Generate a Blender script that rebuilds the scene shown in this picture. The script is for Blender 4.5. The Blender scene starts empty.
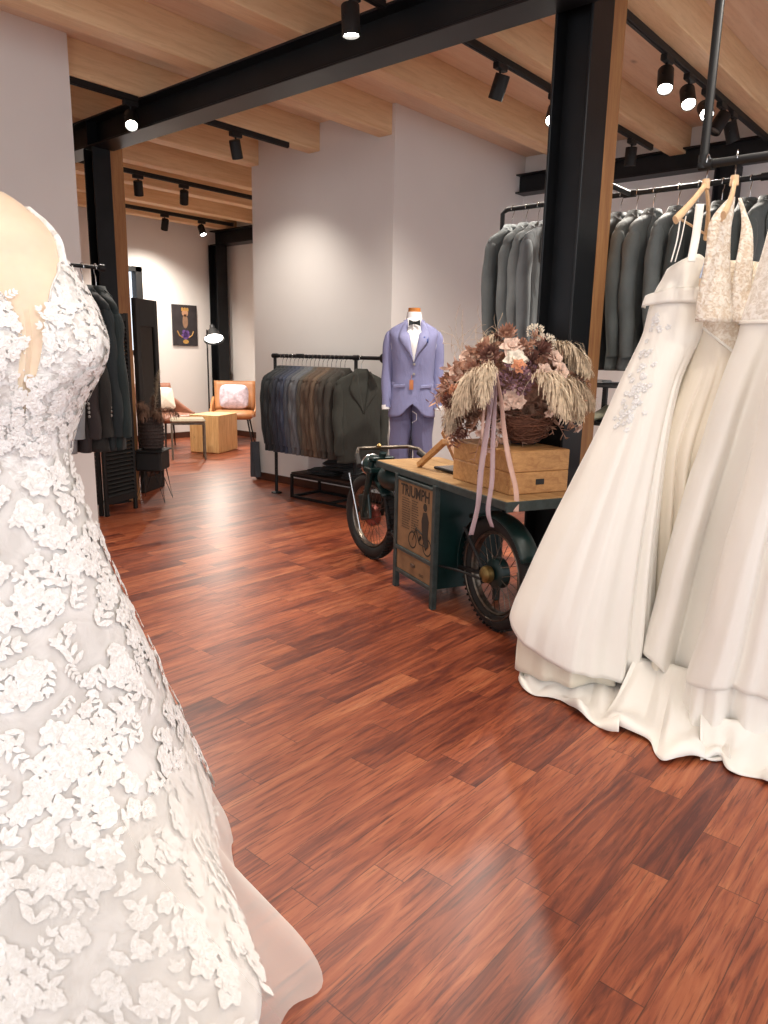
import bpy, math, random
from mathutils import Vector, Matrix, noise
random.seed(7)
PI = math.pi
COL = bpy.context.scene.collection
V = Vector
# ---------------------------------------------------------------- camera
H = 1.2; FPX = 729.42
PITCH, ROLL, YAW = map(math.radians, (12.2518, 1.1462, 49.3712))
_right = V((math.cos(YAW), -math.sin(YAW), 0)); _f0 = V((math.sin(YAW), math.cos(YAW), 0))
FW = _f0*math.cos(PITCH) + V((0, 0, -math.sin(PITCH))); _up = _f0*math.sin(PITCH) + V((0, 0, math.cos(PITCH)))
CR = _right*math.cos(ROLL) + _up*math.sin(ROLL); CU = -_right*math.sin(ROLL) + _up*math.cos(ROLL)
EYE = V((0, 0, H))
RH = V((CR.x, CR.y, 0)).normalized(); FH = V((FW.x, FW.y, 0)).normalized()
cam = bpy.data.objects.new('camera', bpy.data.cameras.new('camera')); COL.objects.link(cam)
cam.matrix_world = Matrix(((CR.x, CU.x, -FW.x, 0), (CR.y, CU.y, -FW.y, 0), (CR.z, CU.z, -FW.z, H), (0, 0, 0, 1)))
cam.data.sensor_fit = 'HORIZONTAL'; cam.data.sensor_width = 36; cam.data.lens = FPX*36/768
cam.data.clip_start = .02
bpy.context.scene.camera = cam
def ray(x, y): return CR*((x-384)/FPX) - CU*((y-512)/FPX) + FW
def W(x, y, d): return EYE + ray(x, y)*d                       # point at camera depth d
def WH(x, y, d):                                               # point on the vertical plane d in front
    v = ray(x, y); return EYE + v*(d/v.dot(FH))
def FL(x, y, z=0.0):
    v = ray(x, y); return EYE + v*((z-H)/v.z)
def onX(x, y, X):
    v = ray(x, y); return EYE + v*(X/v.x)
def onY(x, y, Y):
    v = ray(x, y); return EYE + v*(Y/v.y)
def lerp(a, b, t): return a+(b-a)*t
def sm(t): t = max(0, min(1, t)); return t*t*(3-2*t)
def interp(tab, x):                                            # tab sorted by first column, smooth (catmull)
    if x <= tab[0][0]: return tab[0][1:]
    if x >= tab[-1][0]: return tab[-1][1:]
    for i in range(len(tab)-1):
        a, b = tab[i], tab[i+1]
        if a[0] <= x <= b[0]:
            t = (x-a[0])/(b[0]-a[0]+1e-12)
            p0 = tab[max(i-1, 0)]; p3 = tab[min(i+2, len(tab)-1)]
            out = []
            for k in range(1, len(a)):
                h = b[0]-a[0]
                m1 = (b[k]-p0[k])/(b[0]-p0[0]+1e-9)*h; m2 = (p3[k]-a[k])/(p3[0]-a[0]+1e-9)*h
                t2 = t*t; t3 = t2*t
                out.append((2*t3-3*t2+1)*a[k]+(t3-2*t2+t)*m1+(-2*t3+3*t2)*b[k]+(t3-t2)*m2)
            return out
# ---------------------------------------------------------------- materials
def lin(c):
    return tuple(((v/12.92) if v <= .04045 else ((v+.055)/1.055)**2.4) for v in c)
def hexc(s): return lin(tuple(int(s[i:i+2], 16)/255 for i in (0, 2, 4)))
class NT:
    def __init__(s, name):
        s.m = bpy.data.materials.new(name); s.m.use_nodes = True; s.t = s.m.node_tree
        s.b = s.t.nodes['Principled BSDF']
        s.tc = s.t.nodes.new('ShaderNodeTexCoord')
    def n(s, typ, **kw):
        nd = s.t.nodes.new('ShaderNode'+typ)
        for k, v in kw.items():
            if k[0] == '_': setattr(nd, k[1:], v)
            else:
                nd.inputs[int(k[1:]) if k[0] == 'i' and k[1:].isdigit() else k.replace('__', ' ')].default_value = v
        return nd
    def l(s, a, b): s.t.links.new(a, b)
    def math(s, op, a, b=None, c=None):
        nd = s.t.nodes.new('ShaderNodeMath'); nd.operation = op
        for i, v in enumerate((a, b, c)):
            if v is None: continue
            if isinstance(v, (int, float)): nd.inputs[i].default_value = v
            else: s.l(v, nd.inputs[i])
        return nd.outputs[0]
    def ramp(s, fac, stops):
        nd = s.t.nodes.new('ShaderNodeValToRGB'); e = nd.color_ramp.elements
        while len(e) < len(stops): e.new(.5)
        for i, (p, c) in enumerate(stops): e[i].position = p; e[i].color = (*c, 1)
        s.l(fac, nd.inputs[0]); return nd.outputs[0]
    def mixc(s, f, a, b, bt='MIX'):
        nd = s.t.nodes.new('ShaderNodeMix'); nd.data_type = 'RGBA'; nd.blend_type = bt
        for sock, v in ((nd.inputs[0], f), (nd.inputs[6], a), (nd.inputs[7], b)):
            if isinstance(v, (int, float)): sock.default_value = v
            elif isinstance(v, tuple): sock.default_value = (*v, 1)
            else: s.l(v, sock)
        return nd.outputs[2]
    def mapping(s, scale=(1, 1, 1), rot=(0, 0, 0), src=None):
        mp = s.t.nodes.new('ShaderNodeMapping'); mp.inputs[3].default_value = scale; mp.inputs[2].default_value = rot
        s.l(src or s.tc.outputs['Object'], mp.inputs[0]); return mp.outputs[0]
    def noise(s, scale, detail=4, vec=None, rough=.5, dist=0):
        nd = s.t.nodes.new('ShaderNodeTexNoise'); nd.inputs['Scale'].default_value = scale; nd.inputs['Detail'].default_value = detail
        nd.inputs['Roughness'].default_value = rough; nd.inputs['Distortion'].default_value = dist
        s.l(vec or s.tc.outputs['Object'], nd.inputs[0]); return nd.outputs[0]
    def bump(s, h, strength=.3, dist=.01):
        nd = s.t.nodes.new('ShaderNodeBump'); nd.inputs[0].default_value = strength; nd.inputs[1].default_value = dist
        s.l(h, nd.inputs['Height']); s.l(nd.outputs[0], s.b.inputs['Normal'])
    def base(s, v):
        if isinstance(v, tuple): s.b.inputs['Base Color'].default_value = (*v, 1)
        else: s.l(v, s.b.inputs['Base Color'])
    def set(s, **kw):
        for k, v in kw.items(): s.b.inputs[k.replace('_', ' ')].default_value = v
        return s
def simple(name, hx, rough=.5, metal=0, var=.12, scale=30, bump=0, bscale=200, stretch=(1, 1, 1), **kw):
    k = NT(name); c = hexc(hx)
    nz = k.noise(scale, 3, k.mapping(stretch))
    d = tuple(v*(1-var) for v in c); e = tuple(min(1, v*(1+var)) for v in c)
    k.base(k.ramp(nz, [(.3, d), (.7, e)])); k.set(Roughness=rough, Metallic=metal)
    if bump: k.bump(k.noise(bscale, 4, k.mapping(stretch)), bump, .003)
    for a, b in kw.items(): k.b.inputs[a.replace('_', ' ')].default_value = b
    return k.m
def fabric(name, hx, var=.15, rough=.85, weave=900, sheen=.06):
    k = NT(name); c = hexc(hx)
    nz = k.noise(9, 3); fine = k.noise(weave, 2)
    d = tuple(v*(1-var) for v in c); e = tuple(min(1, v*(1+var)) for v in c)
    k.base(k.mixc(.35, k.ramp(nz, [(.3, d), (.7, e)]), k.ramp(fine, [(.35, d), (.65, tuple(min(1, v*1.5) for v in c))])))
    k.set(Roughness=rough, Sheen_Weight=sheen, Sheen_Roughness=.5); k.bump(k.math('ADD', k.math('MULTIPLY', fine, .06), k.noise(16, 3, k.mapping((1, 1, .45)), .55, 1.0)), .55, .012)
    return k.m
def emis(name, col, st):
    k = NT(name); k.base((.8, .8, .8)); k.b.inputs['Emission Color'].default_value = (*col, 1); k.b.inputs['Emission Strength'].default_value = st; return k.m
def wood(name, dark, light, axis=0, scale=1.0, knots=True, rough=.6, var=.5):
    k = NT(name)
    st = [9*scale, 9*scale, 9*scale]; st[axis] = .7*scale
    g = k.noise(2.2, 6, k.mapping(tuple(st)), .62, .6)
    g2 = k.noise(11, 3, k.mapping(tuple(st)), .5, .2)
    col = k.ramp(g, [(.28, hexc(dark)), (.72, hexc(light))])
    dk = tuple(v*.72 for v in hexc(dark))
    col = k.mixc(k.math('MULTIPLY', k.math('GREATER_THAN', g2, .56), .35*var), col, dk)
    if knots:
        kv = [3.2*scale]*3; kv[axis] = 1.6*scale
        vo = k.t.nodes.new('ShaderNodeTexVoronoi'); vo.inputs['Scale'].default_value = 1.0; k.l(k.mapping(tuple(kv)), vo.inputs[0])
        f = k.math('SUBTRACT', 1.0, k.math('SMOOTH_MIN', 1.0, k.math('MULTIPLY', vo.outputs['Distance'], 17.0), .2))
        f = k.math('MULTIPLY', k.math('MAXIMUM', f, 0.0), .75)
        col = k.mixc(f, col, tuple(v*.35 for v in hexc(dark)))
    k.base(col); k.set(Roughness=rough); k.bump(g2, .12, .002)
    return k.m
M = {}
def floor_mat():
    k = NT('floor_planks'); PW, PL = .0915, .62
    sp = k.t.nodes.new('ShaderNodeSeparateXYZ'); k.l(k.tc.outputs['Object'], sp.inputs[0])
    ry = k.math('DIVIDE', k.math('ADD', sp.outputs[1], .004), PW); row = k.math('FLOOR', ry); fy = k.math('FRACT', ry)
    wn = k.t.nodes.new('ShaderNodeTexWhiteNoise'); wn.noise_dimensions = '1D'; k.l(row, wn.inputs['W'])
    rx = k.math('DIVIDE', k.math('ADD', sp.outputs[0], k.math('MULTIPLY', wn.outputs[0], 7.3)), PL)
    colm = k.math('FLOOR', rx); fx = k.math('FRACT', rx)
    cb = k.t.nodes.new('ShaderNodeCombineXYZ'); k.l(row, cb.inputs[0]); k.l(colm, cb.inputs[1])
    w2 = k.t.nodes.new('ShaderNodeTexWhiteNoise'); w2.noise_dimensions = '3D'; k.l(cb.outputs[0], w2.inputs[0])
    rnd = w2.outputs[0]
    # per plank shifted grain
    sh = k.t.nodes.new('ShaderNodeCombineXYZ'); k.l(k.math('MULTIPLY', rnd, 31.0), sh.inputs[0]); k.l(k.math('MULTIPLY', rnd, 17.0), sh.inputs[1]); k.l(k.math('MULTIPLY', rnd, 9.0), sh.inputs[2])
    va = k.t.nodes.new('ShaderNodeVectorMath'); va.operation = 'ADD'; k.l(k.tc.outputs['Object'], va.inputs[0]); k.l(sh.outputs[0], va.inputs[1])
    g1 = k.noise(1.0, 6, k.mapping((2.6, 26, 5), src=va.outputs[0]), .62, 1.4)
    g2 = k.noise(1.0, 5, k.mapping((9, 150, 10), src=va.outputs[0]), .6, .5)
    g3 = k.noise(1.0, 3, k.mapping((1.3, 7, 5), src=va.outputs[0]), .5, .8)
    tone = k.math('ADD', k.math('MULTIPLY', g1, .60), k.math('ADD', k.math('MULTIPLY', rnd, .15), k.math('MULTIPLY', g3, .25)))
    c = k.ramp(tone, [(.34, hexc('55231a')), (.43, hexc('763823')), (.52, hexc('964d30')), (.61, hexc('ab623f')), (.74, hexc('bd7a52'))])
    c = k.mixc(k.math('MULTIPLY', k.math('SUBTRACT', 1.0, k.math('SMOOTH_MIN', 1.0, k.math('MULTIPLY', k.math('MAXIMUM', k.math('SUBTRACT', g2, .36), 0.0), 9.0), .1)), .6), c, hexc('3d150d'))
    ey = k.math('MINIMUM', fy, k.math('SUBTRACT', 1.0, fy)); ex = k.math('MINIMUM', fx, k.math('SUBTRACT', 1.0, fx))
    seam = k.math('MAXIMUM', k.math('LESS_THAN', ey, .012), k.math('LESS_THAN', ex, .0022))
    c = k.mixc(k.math('MULTIPLY', seam, .6), c, hexc('2a0f0a'))
    k.base(c)
    k.l(k.math('ADD', .30, k.math('MULTIPLY', g2, .16)), k.b.inputs['Roughness'])
    k.b.inputs['Specular IOR Level'].default_value = .55
    k.bump(k.math('SUBTRACT', k.math('MULTIPLY', g2, .25), seam), .18, .001)
    return k.m
def lace_mat(name, base, dark, sc=1.0, strength=.8):
    k = NT(name)
    n1 = k.noise(30*sc, 3, None, .55, 1.2); n2 = k.noise(120*sc, 3, None, .6, .6)
    vo = k.t.nodes.new('ShaderNodeTexVoronoi'); vo.inputs['Scale'].default_value = 60*sc; vo.feature = 'SMOOTH_F1'
    wv = k.t.nodes.new('ShaderNodeVectorMath'); wv.operation = 'ADD'; nn = k.t.nodes.new('ShaderNodeTexNoise'); nn.inputs['Scale'].default_value = 22*sc
    k.l(k.tc.outputs['Object'], nn.inputs[0])
    ms = k.t.nodes.new('ShaderNodeVectorMath'); ms.operation = 'SCALE'; ms.inputs['Scale'].default_value = .05/sc; k.l(nn.outputs[1], ms.inputs[0])
    k.l(k.tc.outputs['Object'], wv.inputs[0]); k.l(ms.outputs[0], wv.inputs[1]); k.l(wv.outputs[0], vo.inputs[0])
    hgt = k.math('ADD', k.math('MULTIPLY', vo.outputs['Distance'], .9), k.math('MULTIPLY', n2, .5))
    f = k.math('MULTIPLY_ADD', k.math('ADD', n1, k.math('MULTIPLY', vo.outputs['Distance'], .35)), 4.0, -2.1)
    fc = k.t.nodes.new('ShaderNodeClamp'); k.l(f, fc.inputs[0])
    k.base(k.mixc(fc.outputs[0], hexc(dark), hexc(base)))
    k.set(Roughness=.6, Sheen_Weight=.3); k.bump(k.math('ADD', hgt, k.math('MULTIPLY', fc.outputs[0], .7)), strength, .006/sc)
    return k.m
def satin_mat(name, hx, rough=.42):
    k = NT(name); c = hexc(hx)
    n = k.noise(3, 3); k.base(k.ramp(n, [(.3, tuple(v*.95 for v in c)), (.7, c)]))
    k.set(Roughness=rough, Sheen_Weight=.4, Sheen_Roughness=.4)
    k.bump(k.noise(14, 4, k.mapping((1, 1, .35)), .6, .8), .22, .01); return k.m
def tulle_mat():
    k = NT('tulle'); k.base(hexc('f4f0ea')); k.set(Roughness=.7)
    tr = k.t.nodes.new('ShaderNodeBsdfTransparent'); mx = k.t.nodes.new('ShaderNodeMixShader')
    lw = k.t.nodes.new('ShaderNodeLayerWeight'); lw.inputs[0].default_value = .35
    k.l(k.math('MULTIPLY_ADD', lw.outputs['Facing'], .5, .22), mx.inputs[0]); k.l(tr.outputs[0], mx.inputs[1]); k.l(k.b.outputs[0], mx.inputs[2])
    k.l(mx.outputs[0], k.t.nodes['Material Output'].inputs[0]); return k.m
def glass_mat():
    k = NT('glass'); k.base((.9, .95, 1)); k.set(Roughness=.02, Transmission_Weight=1.0, IOR=1.1); return k.m
M['floor'] = floor_mat()
M['wall'] = simple('wall_paint', 'e4e0dc', .9, var=.02, scale=2, bump=.06, bscale=300)
M['steel'] = simple('black_steel', '1f2124', .42, .55, var=.2, scale=6, bump=.08, bscale=60)
M['black'] = simple('black_metal', '141415', .55, .2, var=.1)
M['blackmat'] = simple('black_paint', '161515', .6, var=.2)
M['joist'] = wood('spruce_joist', 'd9b387', 'eccfa6', 0, 1.0)
M['deck'] = wood('spruce_deck', 'e3c6a8', 'f0dcc4', 0, .8)
M['post'] = wood('timber_post', '8a5a36', 'b0804f', 2, 1.6)
M['stump'] = wood('block_wood', 'bd8a52', 'e6bf86', 2, 2.0)
M['crate'] = wood('crate_wood', '9a6a3d', 'c79861', 0, 2.2)
M['top'] = wood('counter_wood', '8f6a42', 'bd9867', 1, 2.2)
M['baseb'] = simple('dark_baseboard', '4c2b1e', .5)
M['hangerwood'] = simple('hanger_wood', 'e0bd93', .45, var=.15, scale=20)
M['chrome'] = simple('polished_metal', 'c8c8c8', .2, 1, var=.05)
M['oldchrome'] = simple('worn_chrome', '6e655b', .35, .9, var=.35, scale=40)
M['green'] = simple('dark_green_paint', '0a2625', .38, .1, var=.25, scale=12, bump=.1)
M['greygreen'] = simple('weathered_grey_paint', '36403f', .55, .2, var=.3, scale=30, bump=.15)
M['rubber'] = simple('tyre_rubber', '17120f', .75, var=.35, scale=30, bump=.3, bscale=120)
M['brass'] = simple('aged_brass', '8a7346', .4, .8, var=.3)
M['redprim'] = simple('red_brake_drum', '8a4236', .6, .2, var=.4)
M['skin'] = simple('mannequin_cover', 'f0dac0', .65, var=.03, Subsurface_Weight=.1)
M['lens'] = emis('lamp_lens', (1, .95, .86), 45)
M['lensoff'] = simple('lamp_lens_dim', '55504a', .2)
M['lace'] = lace_mat('beaded_lace', 'fbfaf8', 'dedad5', 1.0, .35)
M['lining'] = lace_mat('tulle_over_lining', 'e9e6e2', 'd8d4cf', .35, .15)
M['appl'] = lace_mat('applique_lace', 'fdfcfa', 'eeebe6', 2.2, .35)
M['lace2'] = lace_mat('ivory_lace', 'f6eddf', 'd9c6ae', 1.7, .6)
M['satin'] = satin_mat('white_satin', 'f4f0e7')
M['satin2'] = satin_mat('ivory_satin', 'f0e6d4')
M['tulle'] = tulle_mat()
M['glass'] = glass_mat()
# ---------------------------------------------------------------- mesh builder
class MB:
    def __init__(s): s.v = []; s.f = []; s.mi = []; s.cur = 0
    def add(s, vs, fs, mi=None):
        o = len(s.v); s.v += [V(p) for p in vs]; s.f += [tuple(i+o for i in f) for f in fs]; s.mi += [s.cur if mi is None else mi]*len(fs)
    def obox(s, c, ax, ay, az, bev=0):                          # centre, half vectors
        c = V(c)
        if bev <= 0:
            vs = [c+ax*i+ay*j+az*k for k in (-1, 1) for j in (-1, 1) for i in (-1, 1)]
            s.add(vs, [(0, 2, 3, 1), (4, 5, 7, 6), (0, 1, 5, 4), (2, 6, 7, 3), (0, 4, 6, 2), (1, 3, 7, 5)]); return
        lx, ly, lz = ax.length, ay.length, az.length; bev = min(bev, lx*.9, ly*.9, lz*.9)
        fx, fy, fz = 1-bev/lx, 1-bev/ly, 1-bev/lz
        P = {}
        vs = []
        for k in (-1, 1):
            for j in (-1, 1):
                for i in (-1, 1):
                    for w in range(3):
                        a = [i*fx, j*fy, k*fz]; a[w] = (i, j, k)[w]
                        P[(i, j, k, w)] = len(vs); vs.append(c+ax*a[0]+ay*a[1]+az*a[2])
        fs = []
        for w in range(3):
            u, t = (w+1) % 3, (w+2) % 3
            for sg in (-1, 1):
                q = []
                for (p, r_) in ((-1, -1), (1, -1), (1, 1), (-1, 1)):
                    key = [0, 0, 0]; key[w] = sg; key[u] = p; key[t] = r_; q.append(P[(*key, w)])
                fs.append(tuple(q if sg > 0 else q[::-1]))
        for w in range(3):                                       # edges along axis w
            u, t = (w+1) % 3, (w+2) % 3
            for p in (-1, 1):
                for r_ in (-1, 1):
                    k0 = [0, 0, 0]; k0[u] = p; k0[t] = r_; k1 = k0[:]; k0[w] = -1; k1[w] = 1
                    q = (P[(*k0, u)], P[(*k1, u)], P[(*k1, t)], P[(*k0, t)])
                    fs.append(q if p*r_ > 0 else q[::-1])
        for k in (-1, 1):
            for j in (-1, 1):
                for i in (-1, 1):
                    q = (P[(i, j, k, 0)], P[(i, j, k, 1)], P[(i, j, k, 2)]); fs.append(q if i*j*k > 0 else q[::-1])
        s.add(vs, fs)
    def box(s, x0, x1, y0, y1, z0, z1, bev=0):
        s.obox(((x0+x1)/2, (y0+y1)/2, (z0+z1)/2), V((abs(x1-x0)/2, 0, 0)), V((0, abs(y1-y0)/2, 0)), V((0, 0, abs(z1-z0)/2)), bev)
    def grid(s, fn, nu, nv, closeu=False, mi=None):
        o = len(s.v); nU = nu if closeu else nu+1
        for j in range(nv+1):
            for i in range(nU): s.v.append(V(fn(i/nu, j/nv)))
        for j in range(nv):
            for i in range(nu):
                a = o+j*nU+i; b = o+j*nU+(i+1) % nU if closeu else a+1
                c = b+nU; d = a+nU; s.f.append((a, b, c, d)); s.mi.append(s.cur if mi is None else mi)
    def tube(s, pts, r, n=10, caps=True, flat=None):
        pts = [V(p) for p in pts]
        if not isinstance(r, (list, tuple)): r = [r]*len(pts)
        o = len(s.v); m = len(pts); pu = None
        for i, p in enumerate(pts):
            t = (pts[min(i+1, m-1)]-pts[max(i-1, 0)]).normalized()
            if pu is None:
                ref = V((0, 0, 1)) if abs(t.z) < .9 else V((1, 0, 0))
                u = t.cross(ref).normalized()
            else: u = (pu-t*pu.dot(t)).normalized()
            pu = u; w = t.cross(u)
            rr = r[i]; ra, rb = rr if isinstance(rr, tuple) else (rr, rr)
            for k in range(n):
                a = 2*PI*k/n; s.v.append(p+u*(math.cos(a)*ra)+w*(math.sin(a)*rb))
        for i in range(m-1):
            for k in range(n):
                a = o+i*n+k; b = o+i*n+(k+1) % n; s.f.append((a, b, b+n, a+n)); s.mi.append(s.cur)
        if caps:
            s.f.append(tuple(range(o+n-1, o-1, -1))); s.f.append(tuple(o+(m-1)*n+k for k in range(n))); s.mi += [s.cur]*2
    def lathe(s, prof, c=(0, 0, 0), ax=V((0, 0, 1)), n=28):     # prof: (r, h)
        ax = V(ax).normalized(); ref = V((1, 0, 0)) if abs(ax.x) < .9 else V((0, 1, 0))
        u = ax.cross(ref).normalized(); w = ax.cross(u); c = V(c); o = len(s.v); m = len(prof)
        for r, h in prof:
            for k in range(n):
                a = 2*PI*k/n; s.v.append(c+ax*h+(u*math.cos(a)+w*math.sin(a))*max(r, 1e-4))
        for i in range(m-1):
            for k in range(n):
                a = o+i*n+k; b = o+i*n+(k+1) % n; s.f.append((a, b, b+n, a+n)); s.mi.append(s.cur)
    def torus(s, c, ax, R, r, n=48, k=10, a0=0, a1=2*PI, rz=None):
        ax = V(ax).normalized(); ref = V((0, 0, 1)) if abs(ax.z) < .9 else V((1, 0, 0))
        u = ax.cross(ref).normalized(); w = ax.cross(u).normalized(); c = V(c); rz = rz or r
        full = abs(a1-a0) > 2*PI-.01
        def fn(i, j):
            a = a0+(a1-a0)*i; b = 2*PI*j; d = u*math.cos(a)+w*math.sin(a)
            return c+d*(R+r*math.cos(b))+ax*(rz*math.sin(b))
        s.grid(fn, n, k, closeu=full)
    def build(s, name, mats, parent=None, off=None, smooth=True, local=False, label=None, cat=None, group=None, kind=None, solid=0, sub=0, autos=True):
        if not isinstance(mats, (list, tuple)): mats = [mats]
        vs = s.v
        if parent is not None and not local:
            par = parent
            acc = V((0, 0, 0))
            while par is not None: acc = acc+V(par.location); par = par.parent
            vs = [p-acc for p in vs]
        loc = V((0, 0, 0))
        if parent is None and not local:
            xs = [p.x for p in vs]; ys = [p.y for p in vs]; zs = [p.z for p in vs]
            loc = V(((min(xs)+max(xs))/2, (min(ys)+max(ys))/2, min(zs))); 
            if kind == 'structure': loc = V((0, 0, 0))
            vs = [p-loc for p in vs]
        me = bpy.data.meshes.new(name); me.from_pydata([tuple(p) for p in vs], [], s.f); me.update()
        for m in mats: me.materials.append(M[m] if isinstance(m, str) else m)
        if len(mats) > 1:
            for p, i in zip(me.polygons, s.mi): p.material_index = i
        if smooth:
            me.polygons.foreach_set('use_smooth', [True]*len(me.polygons))
            if autos: me.set_sharp_from_angle(angle=math.radians(38))
        o = bpy.data.objects.new(name, me); COL.objects.link(o); o.location = loc
        if parent is not None: o.parent = parent
        if solid:
            md = o.modifiers.new('thickness', 'SOLIDIFY'); md.thickness = solid; md.offset = 0
        if sub:
            md = o.modifiers.new('smooth', 'SUBSURF'); md.levels = md.render_levels = sub
        tag(o, label, cat, group, kind); return o
def tag(o, label=None, cat=None, group=None, kind=None):
    if label: o['label'] = label
    if cat: o['category'] = cat
    if group: o['group'] = group
    if kind: o['kind'] = kind
    return o
def thing(name, loc, label, cat, group=None, rz=0):
    o = bpy.data.objects.new(name, None); COL.objects.link(o); o.location = loc; o.rotation_euler = (0, 0, rz); o.empty_display_size = .1
    return tag(o, label, cat, group)
def copy_tree(o, parent=None, mats=None):
    c = o.copy(); COL.objects.link(c); c.parent = parent
    if mats and c.data:
        for i, sl in enumerate(c.material_slots):
            if sl.material in mats: 
                new = mats[sl.material]; sl.link = 'OBJECT'; c.material_slots[i].material = new
    for ch in [k for k in bpy.data.objects if k.parent == o]: copy_tree(ch, c, mats)
    return c
# ================================================================ the room
XA, YB, YA1, XC = 4.47, 3.80, 5.46, 6.34
ZD, ZJ = 3.0, 2.79
def st(name, mb, mat, label=None, **kw): return mb.build(name, mat, kind='structure', smooth=False, label=label, **kw)
m = MB(); m.box(-3.5, 7.2, -4, 9.2, -.05, 0); st('floor', m, 'floor')
m = MB(); m.box(-3.5, 7.2, -2.2, 9.2, ZD, ZD+.06); st('ceiling', m, 'deck')
m = MB(); m.box(XA, XC+.2, YB, YA1, 0, ZD); st('wall_center', m, 'wall')
m = MB(); m.box(XC, XC+.15, -4, YB, 0, ZD); st('wall_right', m, 'wall')
m = MB(); m.box(-3.5, 2.37, 4.56, 4.72, 0, ZD); st('wall_left', m, 'wall')
YK = 8.75
wx0, wx1 = onY(128, 300, YK).x, onY(143, 300, YK).x
wz0, wz1 = onY(140, 355, YK).z, onY(140, 267, YK).z
m = MB()
m.box(2.2, wx0-.2, YK, YK+.2, 0, ZD); m.box(wx1, 6.75, YK, YK+.2, 0, ZD)
m.box(wx0-.2, wx1, YK, YK+.2, 0, wz0); m.box(wx0-.2, wx1, YK, YK+.2, wz1, ZD); st('wall_back', m, 'wall')
m = MB(); m.box(6.62, 6.78, YA1, YK+.2, 0, ZD); st('wall_far_right', m, 'wall')
m = MB(); m.box(2.2, 2.35, 4.72, YK+.2, 0, ZD); st('wall_far_left', m, 'wall')
# window in the back wall
m = MB()
wa, wb = wx0-.2, wx1
for a, b in ((wa, wa+.06), (wb-.09, wb)): m.box(a, b, YK-.01, YK+.1, wz0, wz1)
m.box(wa, wb, YK-.01, YK+.1, wz1-.06, wz1); m.box(wa, wb, YK-.01, YK+.1, wz0, wz0+.06)
wf = st('window_1', m, 'blackmat', 'dark framed window at the left end of the back wall')
m = MB(); m.box(wa+.06, wb-.09, YK+.03, YK+.04, wz0+.06, wz1-.06); m.build('window_pane', 'glass', wf, smooth=False)
# baseboards
m = MB(); m.box(XA-.015, XA, YB, YA1, 0, .07, .003); m.box(XA-.015, XC, YB-.015, YB, 0, .07, .003); m.box(XA, XC, YA1, YA1+.015, 0, .07); st('baseboard_center', m, 'baseb')
m = MB(); m.box(2.36, 6.62, YK-.015, YK, 0, .08); st('baseboard_back', m, 'baseb')
m = MB(); m.box(6.605, 6.62, YA1, YK, 0, .08); st('baseboard_far_right', m, 'baseb')
m = MB(); m.box(XC-.015, XC, -4, YB-.015, 0, .07); st('baseboard_right', m, 'baseb')
m = MB(); m.box(-3.5, 2.37, 4.545, 4.56, 0, .05); st('baseboard_left', m, 'wall')
# joists
jy = [3.83+.765*k for k in range(-7, 7)]
for i, y in enumerate(jy):
    x1 = XC if y < YB else (XA if y < YA1-.05 else 6.62)
    m = MB(); m.box(-3.5, x1+.002, y, y+.13, ZJ, ZD+.001, .004)
    m.build('ceiling_joist', 'joist', smooth=False, label='pale spruce ceiling joist, one of the parallel row running under the board ceiling', cat='beam', group='spruce joists under the ceiling')
# steel
def hbeam(mb, p0, p1, wdir, w, h, tf=.012, tw=.01, vertical=False):
    p0, p1 = V(p0), V(p1); ax = (p1-p0)/2; c = (p0+p1)/2; wd = V(wdir).normalized(); hd = ax.normalized().cross(wd)
    for sgn in (-1, 1): mb.obox(c+hd*(sgn*(h/2-tf/2)), ax, wd*(w/2), hd*(tf/2), .003)
    mb.obox(c, ax, wd*(tw/2), hd*(h/2-tf))
m = MB(); hbeam(m, (2.953, -2.2, 2.695), (2.953, 6.05, 2.695), (1, 0, 0), .18, .188)
for y in (5.33,): m.box(2.87, 3.03, y-.006, y+.006, 2.61, 2.78)
for k in (-1, 1):
    for z in (2.64, 2.75): m.lathe([(0, -.02), (.014, -.02), (.014, 0), (.0, 0)], (2.945, 5.42+k*.04, z), V((1, 0, 0)), 8)
m.build('steel_girder', 'steel', label='long black steel girder crossing the ceiling from the left column to the near column', cat='girder', smooth=False)
def column(x, y, z1, label, w=.19, h=.19, timber=True, tl=None, tw_=.145):
    e = thing('steel_column', (x, y, 0), label, 'column')
    m = MB(); hbeam(m, (x, y, .012), (x, y, z1), (1, 0, 0), w, h)      # flanges face +-Y, web normal to X
    m.build('steel_section', 'steel', e, smooth=False)
    m = MB(); m.box(x-w/2-.01, x+w/2+.01, y-h/2-.01, y+h/2+.01, 0, .012); m.build('base_plate', 'steel', e, smooth=False)
    if timber:
        m = MB(); m.box(x+w/2, x+w/2+tw_, y-h/2+.01, y+h/2-.01, 0, ZJ, .004)
        m.build('timber_post', 'post', smooth=False, label=tl, cat='post')
def hb2(mb, x, y, z1, w, h):
    pass
column(3.14, 1.635, 2.79, 'near black steel column beside the dried flower counter', tl='brown timber post behind the near steel column', h=.175)
column(2.94, 5.33, 2.60, 'black steel column behind the dark green jackets on the left', tl='brown timber post against the left steel column', w=.14, h=.13, tw_=.105)
column(6.44, 8.62, 2.60, 'far black steel column behind the floor lamp', .18, .18, timber=False)
m = MB(); hbeam(m, (6.50, 8.74, 2.695), (6.50, YA1-.0, 2.695), (1, 0, 0), .2, .188); m.build('steel_girder', 'steel', label='black steel girder above the far column in the lounge corner', cat='girder', smooth=False)
m = MB(); hbeam(m, (6.26, YB, 2.74), (6.26, -2.2, 2.74), (1, 0, 0), .15, .165); m.build('steel_girder', 'steel', label='black steel beam along the right wall above the suits', cat='girder', smooth=False)
c = onX(722, 230, 6.24); column(6.24, c.y, 2.65, 'black steel column on the right wall behind the wedding dress hangers', .16, .16, timber=False)
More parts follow.
